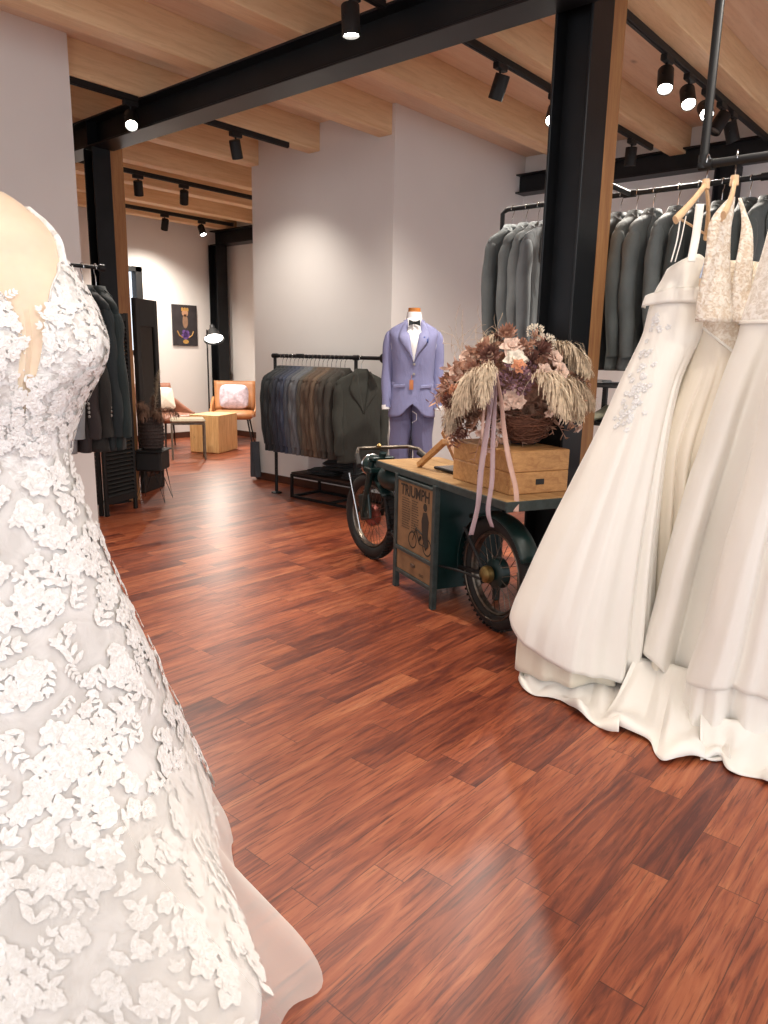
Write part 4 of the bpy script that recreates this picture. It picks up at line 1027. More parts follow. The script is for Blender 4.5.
# ================================================================ left screen, mirror, hairpin table, plant
def louvre(p, q, h, label, z0=.0, side=.028):
    p, q = V((*p, 0)), V((*q, 0)); ax = (q-p).normalized(); nn = V((-ax.y, ax.x, 0)); w = (q-p).length
    e = thing('folding_screen_panel', (p+q)/2, label, 'screen')
    for s in (0, 1):
        c = p+ax*(side/2+s*(w-side)); m = MB(); m.obox(c+UZ*(h/2), ax*(side/2), nn*.012, UZ*(h/2), .002); m.build('stile', 'blackmat', e, smooth=False)
    for z in (.11, h*.5, h-.03):
        m = MB(); m.obox((p+q)/2+UZ*z, ax*(w/2-side), nn*.010, UZ*.025, .002); m.build('cross_rail', 'blackmat', e, smooth=False)
    m = MB(); z = .15
    while z < h-.07:
        if abs(z-h*.5) > .035: m.obox((p+q)/2+UZ*z, ax*(w/2-side), nn*.013+UZ*.010, (UZ*.012-nn*.012)*.16)
        z += .03
    m.build('slats', 'blackmat', e, smooth=False); return e
a = gz(106, 517); b = gz(137, 508); louvre((a.x, a.y), (b.x, b.y), 1.45, 'black louvred screen panel standing under the dark green jackets, nearest to the camera')
a2 = V((2.50, 5.14, 0)); louvre((a2.x, a2.y), (a.x, a.y+.035), 1.45, 'black louvred screen panel folded back behind the near one')
a = gz(147, 491); b = gz(163, 486)
a = b-(V((.86, .5, 0)))*.36
e = thing('standing_mirror', (a+b)/2, 'tall narrow mirror in a black frame behind the jackets, left of the lounge', 'mirror')
ax = (b-a).normalized(); nn = V((-ax.y, ax.x, 0)); w = (b-a).length; hm = 1.60
m = MB()
for s in (0, 1): m.obox(a+ax*(.03+s*(w-.06))+UZ*hm/2, ax*.03, nn*.02, UZ*hm/2, .004)
for z, hh in ((.06, .06), (hm-.11, .11)): m.obox((a+b)/2+UZ*z, ax*(w/2-.06), nn*.018, UZ*hh, .003)
m.build('frame', 'blackmat', e, smooth=False)
M['mirror'] = simple('mirror_glass', '24211f', .15, .6, var=.02)
m = MB(); m.obox((a+b)/2+UZ*(hm/2-.05), ax*(w/2-.06), nn*.006, UZ*(hm/2-.17)); m.build('mirror_glass', 'mirror', e, smooth=False)
# hairpin side table
tc_ = gz(154, 501); tc_ = V((tc_.x+.02, tc_.y+.02, 0))
tb = thing('side_table', tc_, 'small black side table on hairpin legs beside the louvred screen', 'table')
m = MB(); m.obox(tc_+UZ*.33, RH*.10, FH*.12, UZ*.075, .01); m.build('drawer_box', 'blackmat', tb, smooth=False)
m = MB(); m.obox(tc_+UZ*.41, RH*.115, FH*.13, UZ*.006, .003); m.build('table_top', 'black', tb, smooth=False)
for sx_ in (-1, 1):
    for sy__ in (-1, 1):
        f_ = tc_+RH*(.115*sx_)+FH*(.11*sy__); t_ = tc_+RH*(.06*sx_)+FH*(.08*sy__)+UZ*.255
        m = MB(); m.tube([t_-RH*.03*sx_, f_+UZ*.004, t_+RH*.02*sx_], .005, 6); m.build('hairpin_leg', 'black', tb)
vc = tc_+UZ*.417+RH*.0
M['wicker'] = simple('dark_wicker', '3a2f2c', .8, var=.5, scale=90, bump=.5, bscale=160)
m = MB(); m.lathe([(0, 0), (.07, 0), (.085, .02), (.095, .12), (.09, .22), (.065, .26), (.06, .25), (.07, .2)], vc, UZ, 24)
for k in range(9):
    z = .02+.027*k; m.torus(vc+UZ*z, UZ, .087+.008*math.sin(k/8*PI), .006, 28, 6)
vz = m.build('wicker_vase', 'wicker', label='dark wicker vase on the hairpin side table', cat='vase')
pg = thing('dried_grass_bunch', vc+UZ*.2, 'brown dried grass bunch standing in the wicker vase behind the jackets', 'dried grass')
arr_save = arr; arr = pg
M['brgrass'] = col3('6e5140', 'brown_grass'); M['crgrass'] = col3('b7aa94', 'cream_grass')
for k in range(5):
    pampas(vc+UZ*.22+RH*rf.uniform(-.03, .03), RH*rf.uniform(-.1, .35)+UZ*1.0+OUT*rf.uniform(0, .3), rf.uniform(.2, .30), .05, 'brgrass', rf.uniform(.6, 1.8), 200)
pampas(vc+UZ*.26+RH*.03, RH*.1+UZ*1.0, .36, .045, 'crgrass', .3, 260, .4)
arr = arr_save
# ================================================================ lounge
def chair(c, rz, label, seatm, framem, backh=.38):
    e = thing('lounge_chair', c, label, 'chair', rz=rz)
    def bx(nm, x, y, z, hx_, hy_, hz_, mat, rx=0, bev=.02):
        m = MB(); R = Matrix.Rotation(rx, 3, 'X'); m.obox((x, y, z), V((hx_, 0, 0)), R@V((0, hy_, 0)), R@V((0, 0, hz_)), bev); return m.build(nm, mat, e, local=True)
    m = MB()
    def sf(i, j):
        a = 2*PI*i; t = (j-.5)*PI; ca, sa = math.cos(a), math.sin(a)
        return (.27*math.copysign(abs(ca)**.35, ca)*math.cos(t)**.25, .26*math.copysign(abs(sa)**.35, sa)*math.cos(t)**.25, .38+.055*math.sin(t))
    m.grid(sf, 32, 10, closeu=True); m.build('seat', seatm, e, local=True)
    m = MB()
    def bf_(i, j):
        x = lerp(-.26, .26, i); z = lerp(.42, .42+backh, j); return (x*(1+.06*j), .22+.10*j+.05*(1-(x/.27)**2)*.6, z)
    m.grid(bf_, 10, 8); m.build('backrest', framem, e, local=True, solid=.03)
    for s in (-1, 1):
        m = MB(); m.grid(lambda i, j: (s*(.265+.02*j+.01*math.sin(PI*i)), lerp(.26, -.12, i), lerp(.36, .44+.16*(1-i)**1.3, j)), 8, 4); m.build('armrest', framem, e, local=True, solid=.028)
    for x in (-1, 1):
        for y in (-1, 1):
            m = MB(); m.tube([(x*.19, y*.17, .34), (x*.25, y*.23, .0)], [.013, .008], 8); m.build('leg', 'black', e, local=True)
    return e
M['tan'] = simple('tan_leather', 'a87248', .45, var=.15, scale=8); M['brownl'] = simple('brown_leather', '8a5a45', .45, var=.15, scale=8)
M['cush'] = simple('lilac_fluffy_cushion', 'bcaeb9', .95, var=.25, scale=25, bump=1.0, bscale=70); M['cushw'] = simple('cream_cushion', 'd8cfc0', .9, var=.08, bump=.5, bscale=90)
c1 = W(234, 430, 9.62); c1 = V((c1.x, c1.y, 0))
face = math.atan2(FH.y, FH.x)-PI/2
ch1 = chair((c1.x, c1.y, 0), face+.12, 'tan leather armchair with a lilac cushion beside the wooden block', 'tan', 'tan')
c2 = W(170, 430, 9.0); c2 = V((c2.x, c2.y, 0))
ch2 = chair((c2.x, c2.y, 0), face+.95, 'brown leather lounge chair with a cream cushion, half hidden by the black mirror', 'brownl', 'brownl', .36)
def cushion(c, rz, s, th, mat, label, tilt=-.25):
    m = MB(); R = Matrix.Rotation(rz, 3, 'Z')@Matrix.Rotation(tilt, 3, 'X'); c = V(c)
    def fn(i, j):
        a = 2*PI*i; t = (j-.5)*PI; ca, sa = math.cos(a), math.sin(a); r = math.cos(t)
        x = math.copysign(abs(ca)**.5, ca)*r**.5; z = math.copysign(abs(sa)**.5, sa)*r**.5
        e_ = max(0, 1-max(abs(x), abs(z))**2.2)
        return c+R@V((x*s, math.copysign(th*e_**.5, math.sin(t))*1.0, z*s*.85))
    m.grid(fn, 36, 16, closeu=True); return m.build('cushion', mat, label=label, cat='cushion')
rot = lambda ang, x, y: V((x*math.cos(ang)-y*math.sin(ang), x*math.sin(ang)+y*math.cos(ang), 0))
cushion(c1+rot(face+.12, 0, .12)+UZ*.605, face+.12, .19, .06, 'cush', 'fluffy lilac square cushion on the tan armchair')
cushion(c2+rot(face+.95, 0, .12)+UZ*.60, face+.95, .17, .06, 'cushw', 'cream cushion on the brown lounge chair')
sc1, sc2, sc3 = gz(190, 447), gz(219, 454), gz(238, 449)
blk = thing('wooden_block_table', ((sc2.x+sc3.x)/2, (sc2.y+sc3.y)/2+.1, 0), 'rough sawn wooden block table in front of the tan armchair', 'side table')
ub = (sc3-sc2).normalized(); vb = V((-ub.y, ub.x, 0)); wb_ = (sc3-sc2).length
m = MB(); m.obox(sc2+ub*(wb_/2)+vb*.19+UZ*.222, ub*(wb_/2), vb*.19, UZ*.222, .012); m.build('block', 'stump', blk, smooth=False)
m = MB(); m.obox(sc2+ub*(wb_/2)+vb*.19+UZ*.445, ub*(wb_/2), vb*.19, UZ*.004, .003); m.build('block_top', wood('block_top_wood', 'c4905a', 'ecc88e', 0, 3), blk, smooth=False)
q0 = gz(189, 458); 
stl = thing('stool', q0, 'small square stool with a beige seat and thin metal legs left of the wooden block', 'stool', rz=face+.3)
m = MB(); m.obox((0, 0, .43), V((.19, 0, 0)), V((0, .17, 0)), V((0, 0, .022)), .02); m.build('seat', simple('beige_seat', 'a89a84', .8), stl, local=True)
for x in (-1, 1):
    for y in (-1, 1):
        m = MB(); m.box(x*.175-.009, x*.175+.009, y*.155-.009, y*.155+.009, 0, .41); m.build('leg', simple('taupe_metal', '6d6255', .5), stl, local=True, smooth=False)
m = MB()
for y in (-1, 1): m.box(-.175, .175, y*.155-.007, y*.155+.007, .39, .41)
for x in (-1, 1): m.box(x*.175-.007, x*.175+.007, -.155, .155, .02, .034)
m.build('stretcher', 'oldchrome', stl, local=True, smooth=False)
# floor lamp
lp = W(210, 430, 9.55); lp = V((lp.x, lp.y, 0))
lh = W(214, 335, 9.5)
fl_ = thing('floor_lamp', lp, 'black floor lamp with a lit cone shade in the lounge corner', 'lamp')
m = MB(); m.lathe([(0, 0), (.14, 0), (.14, .015), (.02, .022), (0, .022)], lp, UZ, 24); m.build('base', 'black', fl_)
m = MB(); m.tube([lp+UZ*.02, lp+UZ*(lh.z+.06)], .010, 8); m.build('pole', 'black', fl_)
lax = (UZ*-1+RH*.25+OUT*.55).normalized()
l0 = W(212, 326, 9.45); 
m = MB(); m.lathe([(0, -.005), (.03, -.005), (.035, .04), (.055, .06), (.13, .20), (.132, .20), (.05, .065)], l0, lax, 28); sd = m.build('lamp_shade', 'black', fl_)
m = MB(); m.lathe([(0, .165), (.055, .168), (.115, .18)], l0, lax, 24); m.build('bulb_disc', emis('lamp_diffuser', (1, .95, .88), 9), sd)
ld = bpy.data.lights.new('floor_lamp_light', 'SPOT'); ld.energy = 40; ld.spot_size = 2.2; ld.spot_blend = .6; ld.shadow_soft_size = .05; ld.color = (1, .9, .78)
lo = bpy.data.objects.new('floor_lamp_light', ld); COL.objects.link(lo); lo.location = l0+lax*.22; lo.rotation_mode = 'QUATERNION'; lo.rotation_quaternion = V((0, 0, -1)).rotation_difference(lax)
# picture
p00 = onY(171, 304, YK); p11 = onY(197, 346, YK); px0, px1, pz1, pz0 = p00.x, p11.x, p00.z, p11.z
pc = thing('wall_picture', ((px0+px1)/2, YK-.012, (pz0+pz1)/2), 'dark canvas picture of a bearded figure with gold and purple on the back wall', 'picture')
m = MB(); m.box(px0, px1, YK-.024, YK-.001, pz0, pz1, .002); m.build('canvas', simple('dark_canvas', '332e30', .7, var=.3, scale=8), pc, smooth=False)
gold = simple('painted_gold', 'b58a4a', .6); skin2 = simple('painted_skin', 'b78a6c', .7); purp = simple('painted_purple', '6a4b8c', .7); bea = simple('painted_beard', '8f6f58', .8)
cx = (px0+px1)/2; HH = pz1-pz0; WW = px1-px0
def disc(mb, x, z, rx, rz_, n=20):
    o = len(mb.v); mb.v += [V((x+rx*math.cos(2*PI*k/n), YK-.0255, z+rz_*math.sin(2*PI*k/n))) for k in range(n)]; mb.f.append(tuple(range(o, o+n))); mb.mi.append(mb.cur)
m = MB(); disc(m, cx, pz0+HH*.80, WW*.13, HH*.085); m.build('painted_face', skin2, pc, smooth=False)
m = MB(); m.box(cx-WW*.15, cx+WW*.15, YK-.0262, YK-.0255, pz0+HH*.85, pz0+HH*.87)
for k in (-1, 0, 1): disc(m, cx+k*WW*.10, pz0+HH*.90, WW*.05, HH*.035, 12)
disc(m, cx, pz0+HH*.10, WW*.12, HH*.05)
for s in (-1, 1):
    m.tube([(cx+s*WW*.12, YK-.026, pz0+HH*.2), (cx+s*WW*.26, YK-.026, pz0+HH*.26), (cx+s*WW*.33, YK-.026, pz0+HH*.36)], .008, 5)
m.build('painted_crown', gold, pc, smooth=False)
m = MB(); disc(m, cx, pz0+HH*.60, WW*.11, HH*.17); m.build('painted_beard', bea, pc, smooth=False)
m = MB()
for (dx, dz) in ((0, .28), (-.1, .24), (.1, .24), (-.06, .34), (.07, .33), (0, .20)): disc(m, cx+dx*WW, pz0+HH*dz, WW*.085, HH*.05, 12)
m.build('painted_flowers', purp, pc, smooth=False)
# ================================================================ left wedding dress on its form
DL = 1.62
axp = WH(-2, 350, DL); AXC = V((axp.x, axp.y, 0))
sil = [(190, 2), (200, 18), (211, 31), (222, 44), (240, 58), (262, 66), (276, 76), (292, 84), (310, 93), (330, 99), (350, 100), (370, 96), (395, 84), (415, 75), (435, 69), (452, 67), (480, 73), (520, 87), (560, 102), (600, 119), (650, 142), (700, 162), (760, 186), (820, 209), (870, 229), (893, 240)]
rx_tab = []
for y, x in sil:
    p = WH(x, y, DL); rx_tab.append((p.z, max(.012, (p-AXC).dot(RH))))
rx_tab.sort(); ZT = rx_tab[-1][0]
rx_tab[0] = (0.0, rx_tab[0][1])
TH0 = math.radians(37)                                        # the form is turned a little to the right
def Ryf(z):
    return interp([(0.0, 1.15), (.3, 1.05), (.5, .95), (.85, .80), (1.0, .80), (1.08, .80), (1.2, .66), (1.35, .66), (1.5, .8), (1.7, .9)], z)[0]
def lsurf(a, z, off=0, folds=1.0):
    """a: angle from the form's front, +toward picture right"""
    rx = interp(rx_tab, z)[0]; ry = rx*Ryf(z)
    g = a+TH0
    k = 0
    for s in (-1, 1): k += .030*math.exp(-((a-s*.60)/.36)**2-((z-1.195)/.065)**2)
    k -= .016*math.exp(-(a/.2)**2-((z-1.2)/.10)**2)
    sk = max(0, min(1, (.80-z)/.8))
    k += folds*sk**1.3*(.030*math.sin(5*g+.6+.6*z)+.018*math.sin(9*g+2.1-.8*z)+.008*math.sin(17*g+z*3)-.02)*(1-.75*abs(math.sin(g))**6)
    if z < .5:
        gg = (g+PI) % (2*PI)-PI; k += .38*math.exp(-((gg-.88)/.30)**2)*((.5-z)/.5)**2.2+.16*math.exp(-(gg/.9)**2)*((.5-z)/.5)**1.6
    r1, r2 = rx+k+off, ry+k+off
    return AXC+RH*(r1*math.sin(g))+OUT*(r2*math.cos(g))+UZ*z
ntab = [(0, 1.060), (.05, 1.10), (.085, 1.19), (.15, 1.262), (.30, 1.318), (.50, 1.352), (.70, 1.375), (.85, 1.362), (1.2, 1.325), (2.0, 1.29), (2.6, 1.20), (3.15, 1.12)]
def neck(a):
    a = (a+PI) % (2*PI)-PI; return interp(ntab, abs(a))[0]
form = thing('dress_form', AXC, 'skin toned dress form wearing the white lace gown at the left edge', 'mannequin')
m = MB()
def skinf(i, j): return lsurf(2*PI*i, lerp(.92, ZT-.004, j), -.005, 0)
m.grid(skinf, 96, 60, closeu=True)
n0 = len(m.v); m.f.append(tuple(range(n0-96, n0))); m.mi.append(0)
m.build('torso', 'skin', form)
m = MB(); m.tube([AXC+UZ*.95, AXC+UZ*.02], .02, 10); m.lathe([(0, 0), (.16, 0), (.16, .012), (.02, .03)], AXC, UZ, 24); m.build('stand', 'chrome', form)
gown = thing('wedding_gown', AXC, 'white lace wedding gown with a deep V neckline on the form at the left edge', 'wedding dress')
angs = []
k = 0
NA = 220
for i in range(NA): 
    t = i/NA*2-1; a = PI*math.copysign(abs(t)**1.35, t); angs.append(a)
m = MB()
def gf_(i, j, off=0):
    a = angs[int(round(i*NA)) % NA]; zt_ = neck(a); z = lerp(zt_, .004, j**1.0)
    return lsurf(a, z, off)
m.grid(gf_, NA, 120, closeu=True)
m.mi = [0 if (f // NA) < 34 else 1 for f in range(len(m.mi))]
gn = m.build('gown_body', ['lace', 'lining'], gown, autos=False)
md = gn.modifiers.new('t', 'SOLIDIFY'); md.thickness = .004; md.offset = 1
m = MB()
for i in range(150):
    a = lerp(-.95, .95, i/149)
    if abs(a) < .01: continue
    p = lsurf(a, neck(a), .004); m.lathe([(0, -.0022), (.0022, 0), (0, .0022)], p, UZ, 6)
m.build('beaded_trim', 'appl', gown)
for s in (-1, 1):
    m = MB(); pts = []
    for j in range(26):
        t = j/25; a = s*lerp(.76, 1.05, t); z = lerp(1.365, ZT-.03, t); pts.append(lsurf(a, z, .0015, 0))
    def sp_(i, j):
        f = j*25; q = min(24, int(f)); p = pts[q].lerp(pts[q+1], f-q); return p+RH*((i-.5)*.016*s)*(1.2-.5*j)
    m.grid(sp_, 3, 40); m.build('shoulder_strap', 'lace', gown, solid=.003)
def lfr(a, z, off=.004):
    p = lsurf(a, z, off); du = lsurf(a+.02, z, off)-lsurf(a-.02, z, off); dv = lsurf(a, z+.01, off)-lsurf(a, z-.01, off)
    n = du.cross(dv).normalized()
    if n.dot(p-AXC-UZ*z) < 0: n = -n
    return p, du.normalized(), dv.normalized(), n
rg = random.Random(21)
def surf_petal(mb, a, z, rot_, ln, wd, lift, start=0.0):
    p, u, v, n = lfr(a, z)
    d = u*math.cos(rot_)+v*math.sin(rot_); s = n.cross(d)
    def fn(i, j):
        q = lerp(-1, 1, i); w = wd*math.sin(PI*min(1, .10+.84*j))**.7*(1+.12*math.sin(j*16))
        return p+d*(start+ln*j)+s*(w*q)+n*(.0015+lift*math.sin(PI*j*.9)*(1-.5*q*q)+lift*.5*(q*q))
    mb.grid(fn, 2, 4)
m = MB(); beads = MB(); placed = []
def free(a, z, r):
    p = lsurf(a, z)
    for q, rq in placed:
        if (p-q).length < (r+rq)*.62: return False
    placed.append((p, r)); return True
def flower_app(a, z, s):
    n_ = rg.choice([5, 6, 6, 7]); r0 = rg.uniform(0, 6)
    for k in range(n_): surf_petal(m, a, z, r0+2*PI*k/n_, s*rg.uniform(.8, 1.2), s*.40, s*.07, s*.05)
    for k in range(n_-1): surf_petal(m, a, z, r0+.5+2*PI*k/(n_-1), s*.55, s*.26, s*.12, s*.02)
    p, u, v, nn_ = lfr(a, z, .006)
    for k in range(4): beads.lathe([(0, -.0016), (.0018, 0), (0, .0018)], p+u*rg.uniform(-.006, .006)+v*rg.uniform(-.006, .006), nn_, 5)
def sprig(a, z, rot_, ln, cnt, w):
    rx = max(.08, interp(rx_tab, z)[0]); cu = rg.uniform(-1.2, 1.2)
    x = y = 0.0
    for k in range(cnt):
        th = rot_+cu*k/cnt; x += math.cos(th)*ln/cnt; y += math.sin(th)*ln/cnt
        for s in (-1, 1): surf_petal(m, a+x/rx, z+y, th+s*.75, w*2.1*(1-.4*k/cnt), w*.40, w*.07)
    surf_petal(m, a+x/rx, z+y, rot_+cu, w*1.8, w*.4, w*.07)
# bodice: dense overlay
for t in range(2600):
    z = rg.uniform(.98, 1.37); a = rg.uniform(-1.25, 1.75)
    if z > neck(a)-.012: continue
    s = rg.uniform(.010, .017)
    if free(a, z, s*.9):
        if rg.random() < .6: flower_app(a, z, s)
        else: sprig(a, z, rg.uniform(0, 6.3), s*2.2, 3, s*.5)
# skirt: clustered bouquets cascading
cl = [(-.55, .93), (.15, .90), (.75, .88), (-.1, .78), (.55, .75), (1.05, .74), (-.6, .72), (-.75, .56), (.05, .60), (.45, .52), (.95, .55), (1.2, .60), (-.35, .42), (.2, .38), (.75, .36), (1.15, .36), (-.8, .28), (-.1, .22), (.45, .2), (.95, .18), (1.3, .2), (-.5, .12), (.2, .08), (.7, .06), (1.1, .05), (.0, .12), (-.2, .05), (.35, .14), (.5, .08), (-.9, .14), (-.8, .04), (.3, .28), (-.1, .33)]
for (a0, z0) in cl:
    for t in range(26):
        sx_ = .17 if z0 > .6 else .19; a = a0+rg.gauss(0, sx_); z = z0+rg.gauss(0, .055)
        if z > .98 or z < .02 or a < -1.5 or a > 1.5: continue
        s = rg.uniform(.016, .032)*(1.0 if z0 > .5 else 1.25)
        if free(a, z, s*.9):
            if rg.random() < .55: flower_app(a, z, s)
            else: sprig(a, z, rg.uniform(0, 6.3), s*2.6, 4, s*.55)
m.build('lace_applique', 'appl', gown, solid=.0)
beads.build('beads', 'appl', gown)
def train(outer, inner, zin, amp=.02, nu=90, nv=14, seed=0, edge=.02, power=.7, zmin=.004):
    """outer: floor points seen in the photo, inner: (point) at height zin"""
    r_ = random.Random(seed); ph = [r_.uniform(0, 6) for _ in range(6)]; mb = MB(); n1 = len(outer)-1; n2 = len(inner)-1
    to = [(i/n1, *p) for i, p in enumerate(outer)]; ti = [(i/n2, *p) for i, p in enumerate(inner)]
    def fn(i, j):
        a = V(interp(ti, i)); b = V(interp(to, i)); p = a.lerp(b, j); hgt = zin*(1-j)**1.6
        w = amp*(math.sin(i*12+ph[0]+2*j)+.6*math.sin(i*21+ph[1]-3*j)+.25*math.sin(i*44+ph[2]))*(.25+.75*math.sin(PI*min(1, j*1.05)))
        e = edge*(1+math.sin(i*14+ph[3]+.8*math.sin(i*9)))*sm((j-.62)/.3)*(1-.6*sm((j-.93)/.07))
        side = (b-a); side.z = 0; side = side.normalized() if side.length > 0 else V((1, 0, 0))
        q = p+side*(amp*.8*math.sin(i*17+ph[4])*j)
        q.z = max(zmin, hgt+abs(w)*.9+e+zmin); return q
    mb.grid(fn, nu, nv); return mb
def G(px, py, z=0): return tuple(FL(px, py, z))
m = MB()
def te(i, j):
    a = lerp(-.35, 1.15, i); z = lerp(.26, .004, j); p = lsurf(a, z, .008); g = a+TH0
    e_ = sm(i/.35)*sm((1-i)/.2)*j**1.3; q = p+(RH*math.sin(g)+OUT*math.cos(g))*(.04*e_*(1+.12*math.sin(a*14))+.125*math.exp(-((g-1.09)/.10)**2)*j**2)
    q.z += .012*e_*(1+math.sin(a*26)); return q
m.grid(te, 90, 16); m.build('tulle_train', 'tulle', gown, autos=False)
# ================================================================ hanging gowns on the right
def hang_gown(name, label, rows, D, ryt, hem, fold, mats, split=None, grooves=(), seed=1, closed=True, solid=.003, ztop_fn=None, nrow=90, tr=None):
    """rows: (py, xl, xr) silhouettes on the vertical plane D; ryt: (z, ry, shift towards the camera)"""
    rnd = random.Random(seed); ph = [rnd.uniform(0, 6) for _ in range(6)]
    tab = []
    for y, xl, xr in rows:
        a, b = WH(xl, y, D), WH(xr, y, D); z = (a.z+b.z)/2; tab.append((z, a.dot(RH), b.dot(RH)))
    tab.sort(); zt = tab[-1][0]
    def S(a, z, off=0):
        l, r = interp(tab, z); c = (l+r)/2; rx = max(.004, (r-l)/2); ry, sh = interp(ryt, z)
        lo_ = max(0, min(1, (zt-.42-z)/.9)); k = 0
        for (fr, am, tw) in fold: k += am*(1.3*(1-2*abs(math.sin((fr*a+ph[fr % 6]+tw*z)/2)))*.75+.25*math.sin(fr*2*a+ph[3]))
        k *= lo_**1.0*(1-.85*abs(math.sin(a))**6)
        for (g0, gd, gw) in grooves: k -= gd*math.exp(-((a-g0)/gw)**2)*max(0, min(1, (zt-.30-z)/.7))
        sx = math.sin(a)*(rx+off*.6); return RH*(c+sx+k*.25*math.sin(a))+FH*(D-sh-(ry+k*.9+off)*math.cos(a))+UZ*z
    mb = MB(); n = 200
    def fn(i, j):
        a = -PI+2*PI*i; zh = hem(a); z1 = ztop_fn(a) if ztop_fn else zt; z = lerp(z1, zh, j)
        return S(a, z)
    mb.grid(fn, n, nrow, closeu=True)
    return mb, S, zt, tab
def zy(y, x, D): return WH(x, y, D).z
# ---- first gown
D1 = 2.60
rows1 = [(256, 676, 700), (265, 668, 704), (280, 660, 706), (292, 653, 706), (310, 647, 704), (335, 641, 697), (355, 632, 687), (380, 620, 676), (430, 598, 664), (480, 573, 657), (530, 548, 652), (580, 525, 649), (622, 508, 647), (677, 502, 642), (720, 500, 638)]
ry1 = [(0, .24, -.0), (.3, .23, .0), (.8, .17, 0), (1.1, .11, 0), (1.3, .085, 0), (1.6, .05, 0)]
g1 = thing('wedding_gown', V((DX, p0.y-.05, 0)), 'plain white satin gown with an off-shoulder band, farthest left on the hanging rail', 'wedding dress')
def hemf(pts): return lambda a: interp(pts, max(-1.6, min(1.6, a)))[0] if -2.2 < a < 2.2 else pts[0][1]
hem1 = hemf([(-1.6, zy(622, 508, D1)), (-.9, zy(648, 525, D1-.12)), (-.2, zy(674, 570, D1-.22)), (.6, zy(686, 610, D1-.2)), (1.6, zy(690, 640, D1-.02))])
mb, S1, zt1, tb1 = hang_gown('g1', '', rows1, D1, ry1, hem1, [(5, .018, .5), (8, .014, -.7), (13, .006, 1.0)], 'satin', seed=4, grooves=((.55, .05, .09), (.85, .06, .07), (-.5, .02, .12)), ztop_fn=lambda a: zy(256, 686, D1)-.02*abs(math.sin(a))**2-.04*(1-math.cos(a))/2)
M['skirtlining'] = satin_mat('cream_lining', 'ece3d0')
mb.build('skirt_and_bodice', 'satin', g1, autos=False, solid=.003)
# off shoulder band
m = MB()
def bd(i, j):
    a = lerp(-2.3, 2.0, i); z = lerp(zy(292, 655, D1)+.012*math.cos(a), zy(300, 655, D1)-.012, j); p = S1(a, z, .012+.006*math.sin(a*7)); 
    if a < -.7: p = p-RH*.02*min(1, (-.7-a))-UZ*.012*min(1, (-.7-a))
    return p
m.grid(bd, 50, 4); m.build('off_shoulder_band', 'satin', g1, solid=.004)
m = MB()
def kh(i, j): z = lerp(zy(270, 690, D1), zy(312, 690, D1), j); return S1(lerp(.25, .85, i)+.35*(j-.5), z, .006)
m.grid(lambda i, j: kh(.5+(i-.5)*math.sin(PI*lerp(.08, .92, j)), j), 6, 10); m.build('illusion_panel', 'skin', g1)
m = MB(); rl = random.Random(5); c_ = 0
for t in range(170):
    q = rl.random(); px, py = lerp(655, 618, q)+rl.gauss(0, 7), lerp(300, 428, q)+rl.gauss(0, 6)
    l_, r_ = 0, 0; z = zy(py, px, D1-.15)
    l, r = interp(tb1, z); cx_ = (l+r)/2; sx_ = (WH(px, py, D1-.10).dot(RH)-cx_)/max(.01, (r-l)/2)
    if abs(sx_) > .93: continue
    a = math.asin(sx_); p = S1(a, z, .003); du = (S1(a+.03, z, .003)-p).normalized(); dv = (S1(a, z+.01, .003)-p).normalized(); n_ = du.cross(dv).normalized()
    if n_.dot(OUT) < 0: n_ = -n_
    r0 = rl.uniform(0, 6)
    for k in range(5):
        th = r0+k*1.257; d = du*math.cos(th)+dv*math.sin(th); s = n_.cross(d)
        m.grid(lambda i, j: p+d*(.011*j)+s*(.0035*(2*i-1)*math.sin(PI*min(1, .1+.8*j)))+n_*(.001+.002*math.sin(PI*j)), 2, 3)
M['appl2'] = simple('silver_white_lace', 'e6e5e3', .5, var=.1)
m.build('lace_applique', 'appl2', g1)
def strap(pts, w, mat, par, nm='strap', th=.002, face=None):
    mb = MB(); tab = [(i/(len(pts)-1), *p) for i, p in enumerate(pts)]; fc_ = face or RH
    ws = w if isinstance(w, (list, tuple)) else [w]*len(pts); wt = [(i/(len(ws)-1), v) for i, v in enumerate(ws)]
    mb.grid(lambda i, j: V(interp(tab, j))+fc_*((i-.5)*interp(wt, j)[0]), 3, 24); return mb.build(nm, mat, par, solid=th)
# ---- hangers
def big_hanger(pos, rz, tilt, label):
    e = hanger('wood'); e.location = pos; e.rotation_euler = (0, tilt, rz); e['label'] = label; return e
hk1, hk2 = onX(708, 163, DX), onX(737, 158, DX)
h1 = big_hanger(V((DX, hk1.y, DZ+.010)), math.radians(5), 0, 'light wooden hanger with a chrome hook holding the plain satin gown, left of two')
h2 = big_hanger(V((DX, hk2.y, DZ+.010)), math.radians(20), 0, 'light wooden hanger with a chrome hook holding the lace halter gown, right of two')
DH = 2.52
strap([tuple(WH(681, 214, 2.42)), tuple(WH(677, 240, 2.42)), tuple(WH(671, 262, 2.42))], .004, 'satin', g1)
strap([tuple(WH(686, 216, 2.44)), tuple(WH(681, 240, 2.43)), tuple(WH(675, 262, 2.43))], .003, 'satin', g1)
strap([tuple(WH(700, 204, 2.46)), tuple(WH(696, 235, 2.45)), tuple(WH(691, 262, 2.43))], .026, 'satin', g1, th=.003)
strap([tuple(WH(708, 246, 2.46)), tuple(WH(705, 262, 2.45)), tuple(WH(700, 278, 2.44))], .006, simple('pale_blue_ribbon', 'b9c4dc', .5), g1, 'hanger_loop')
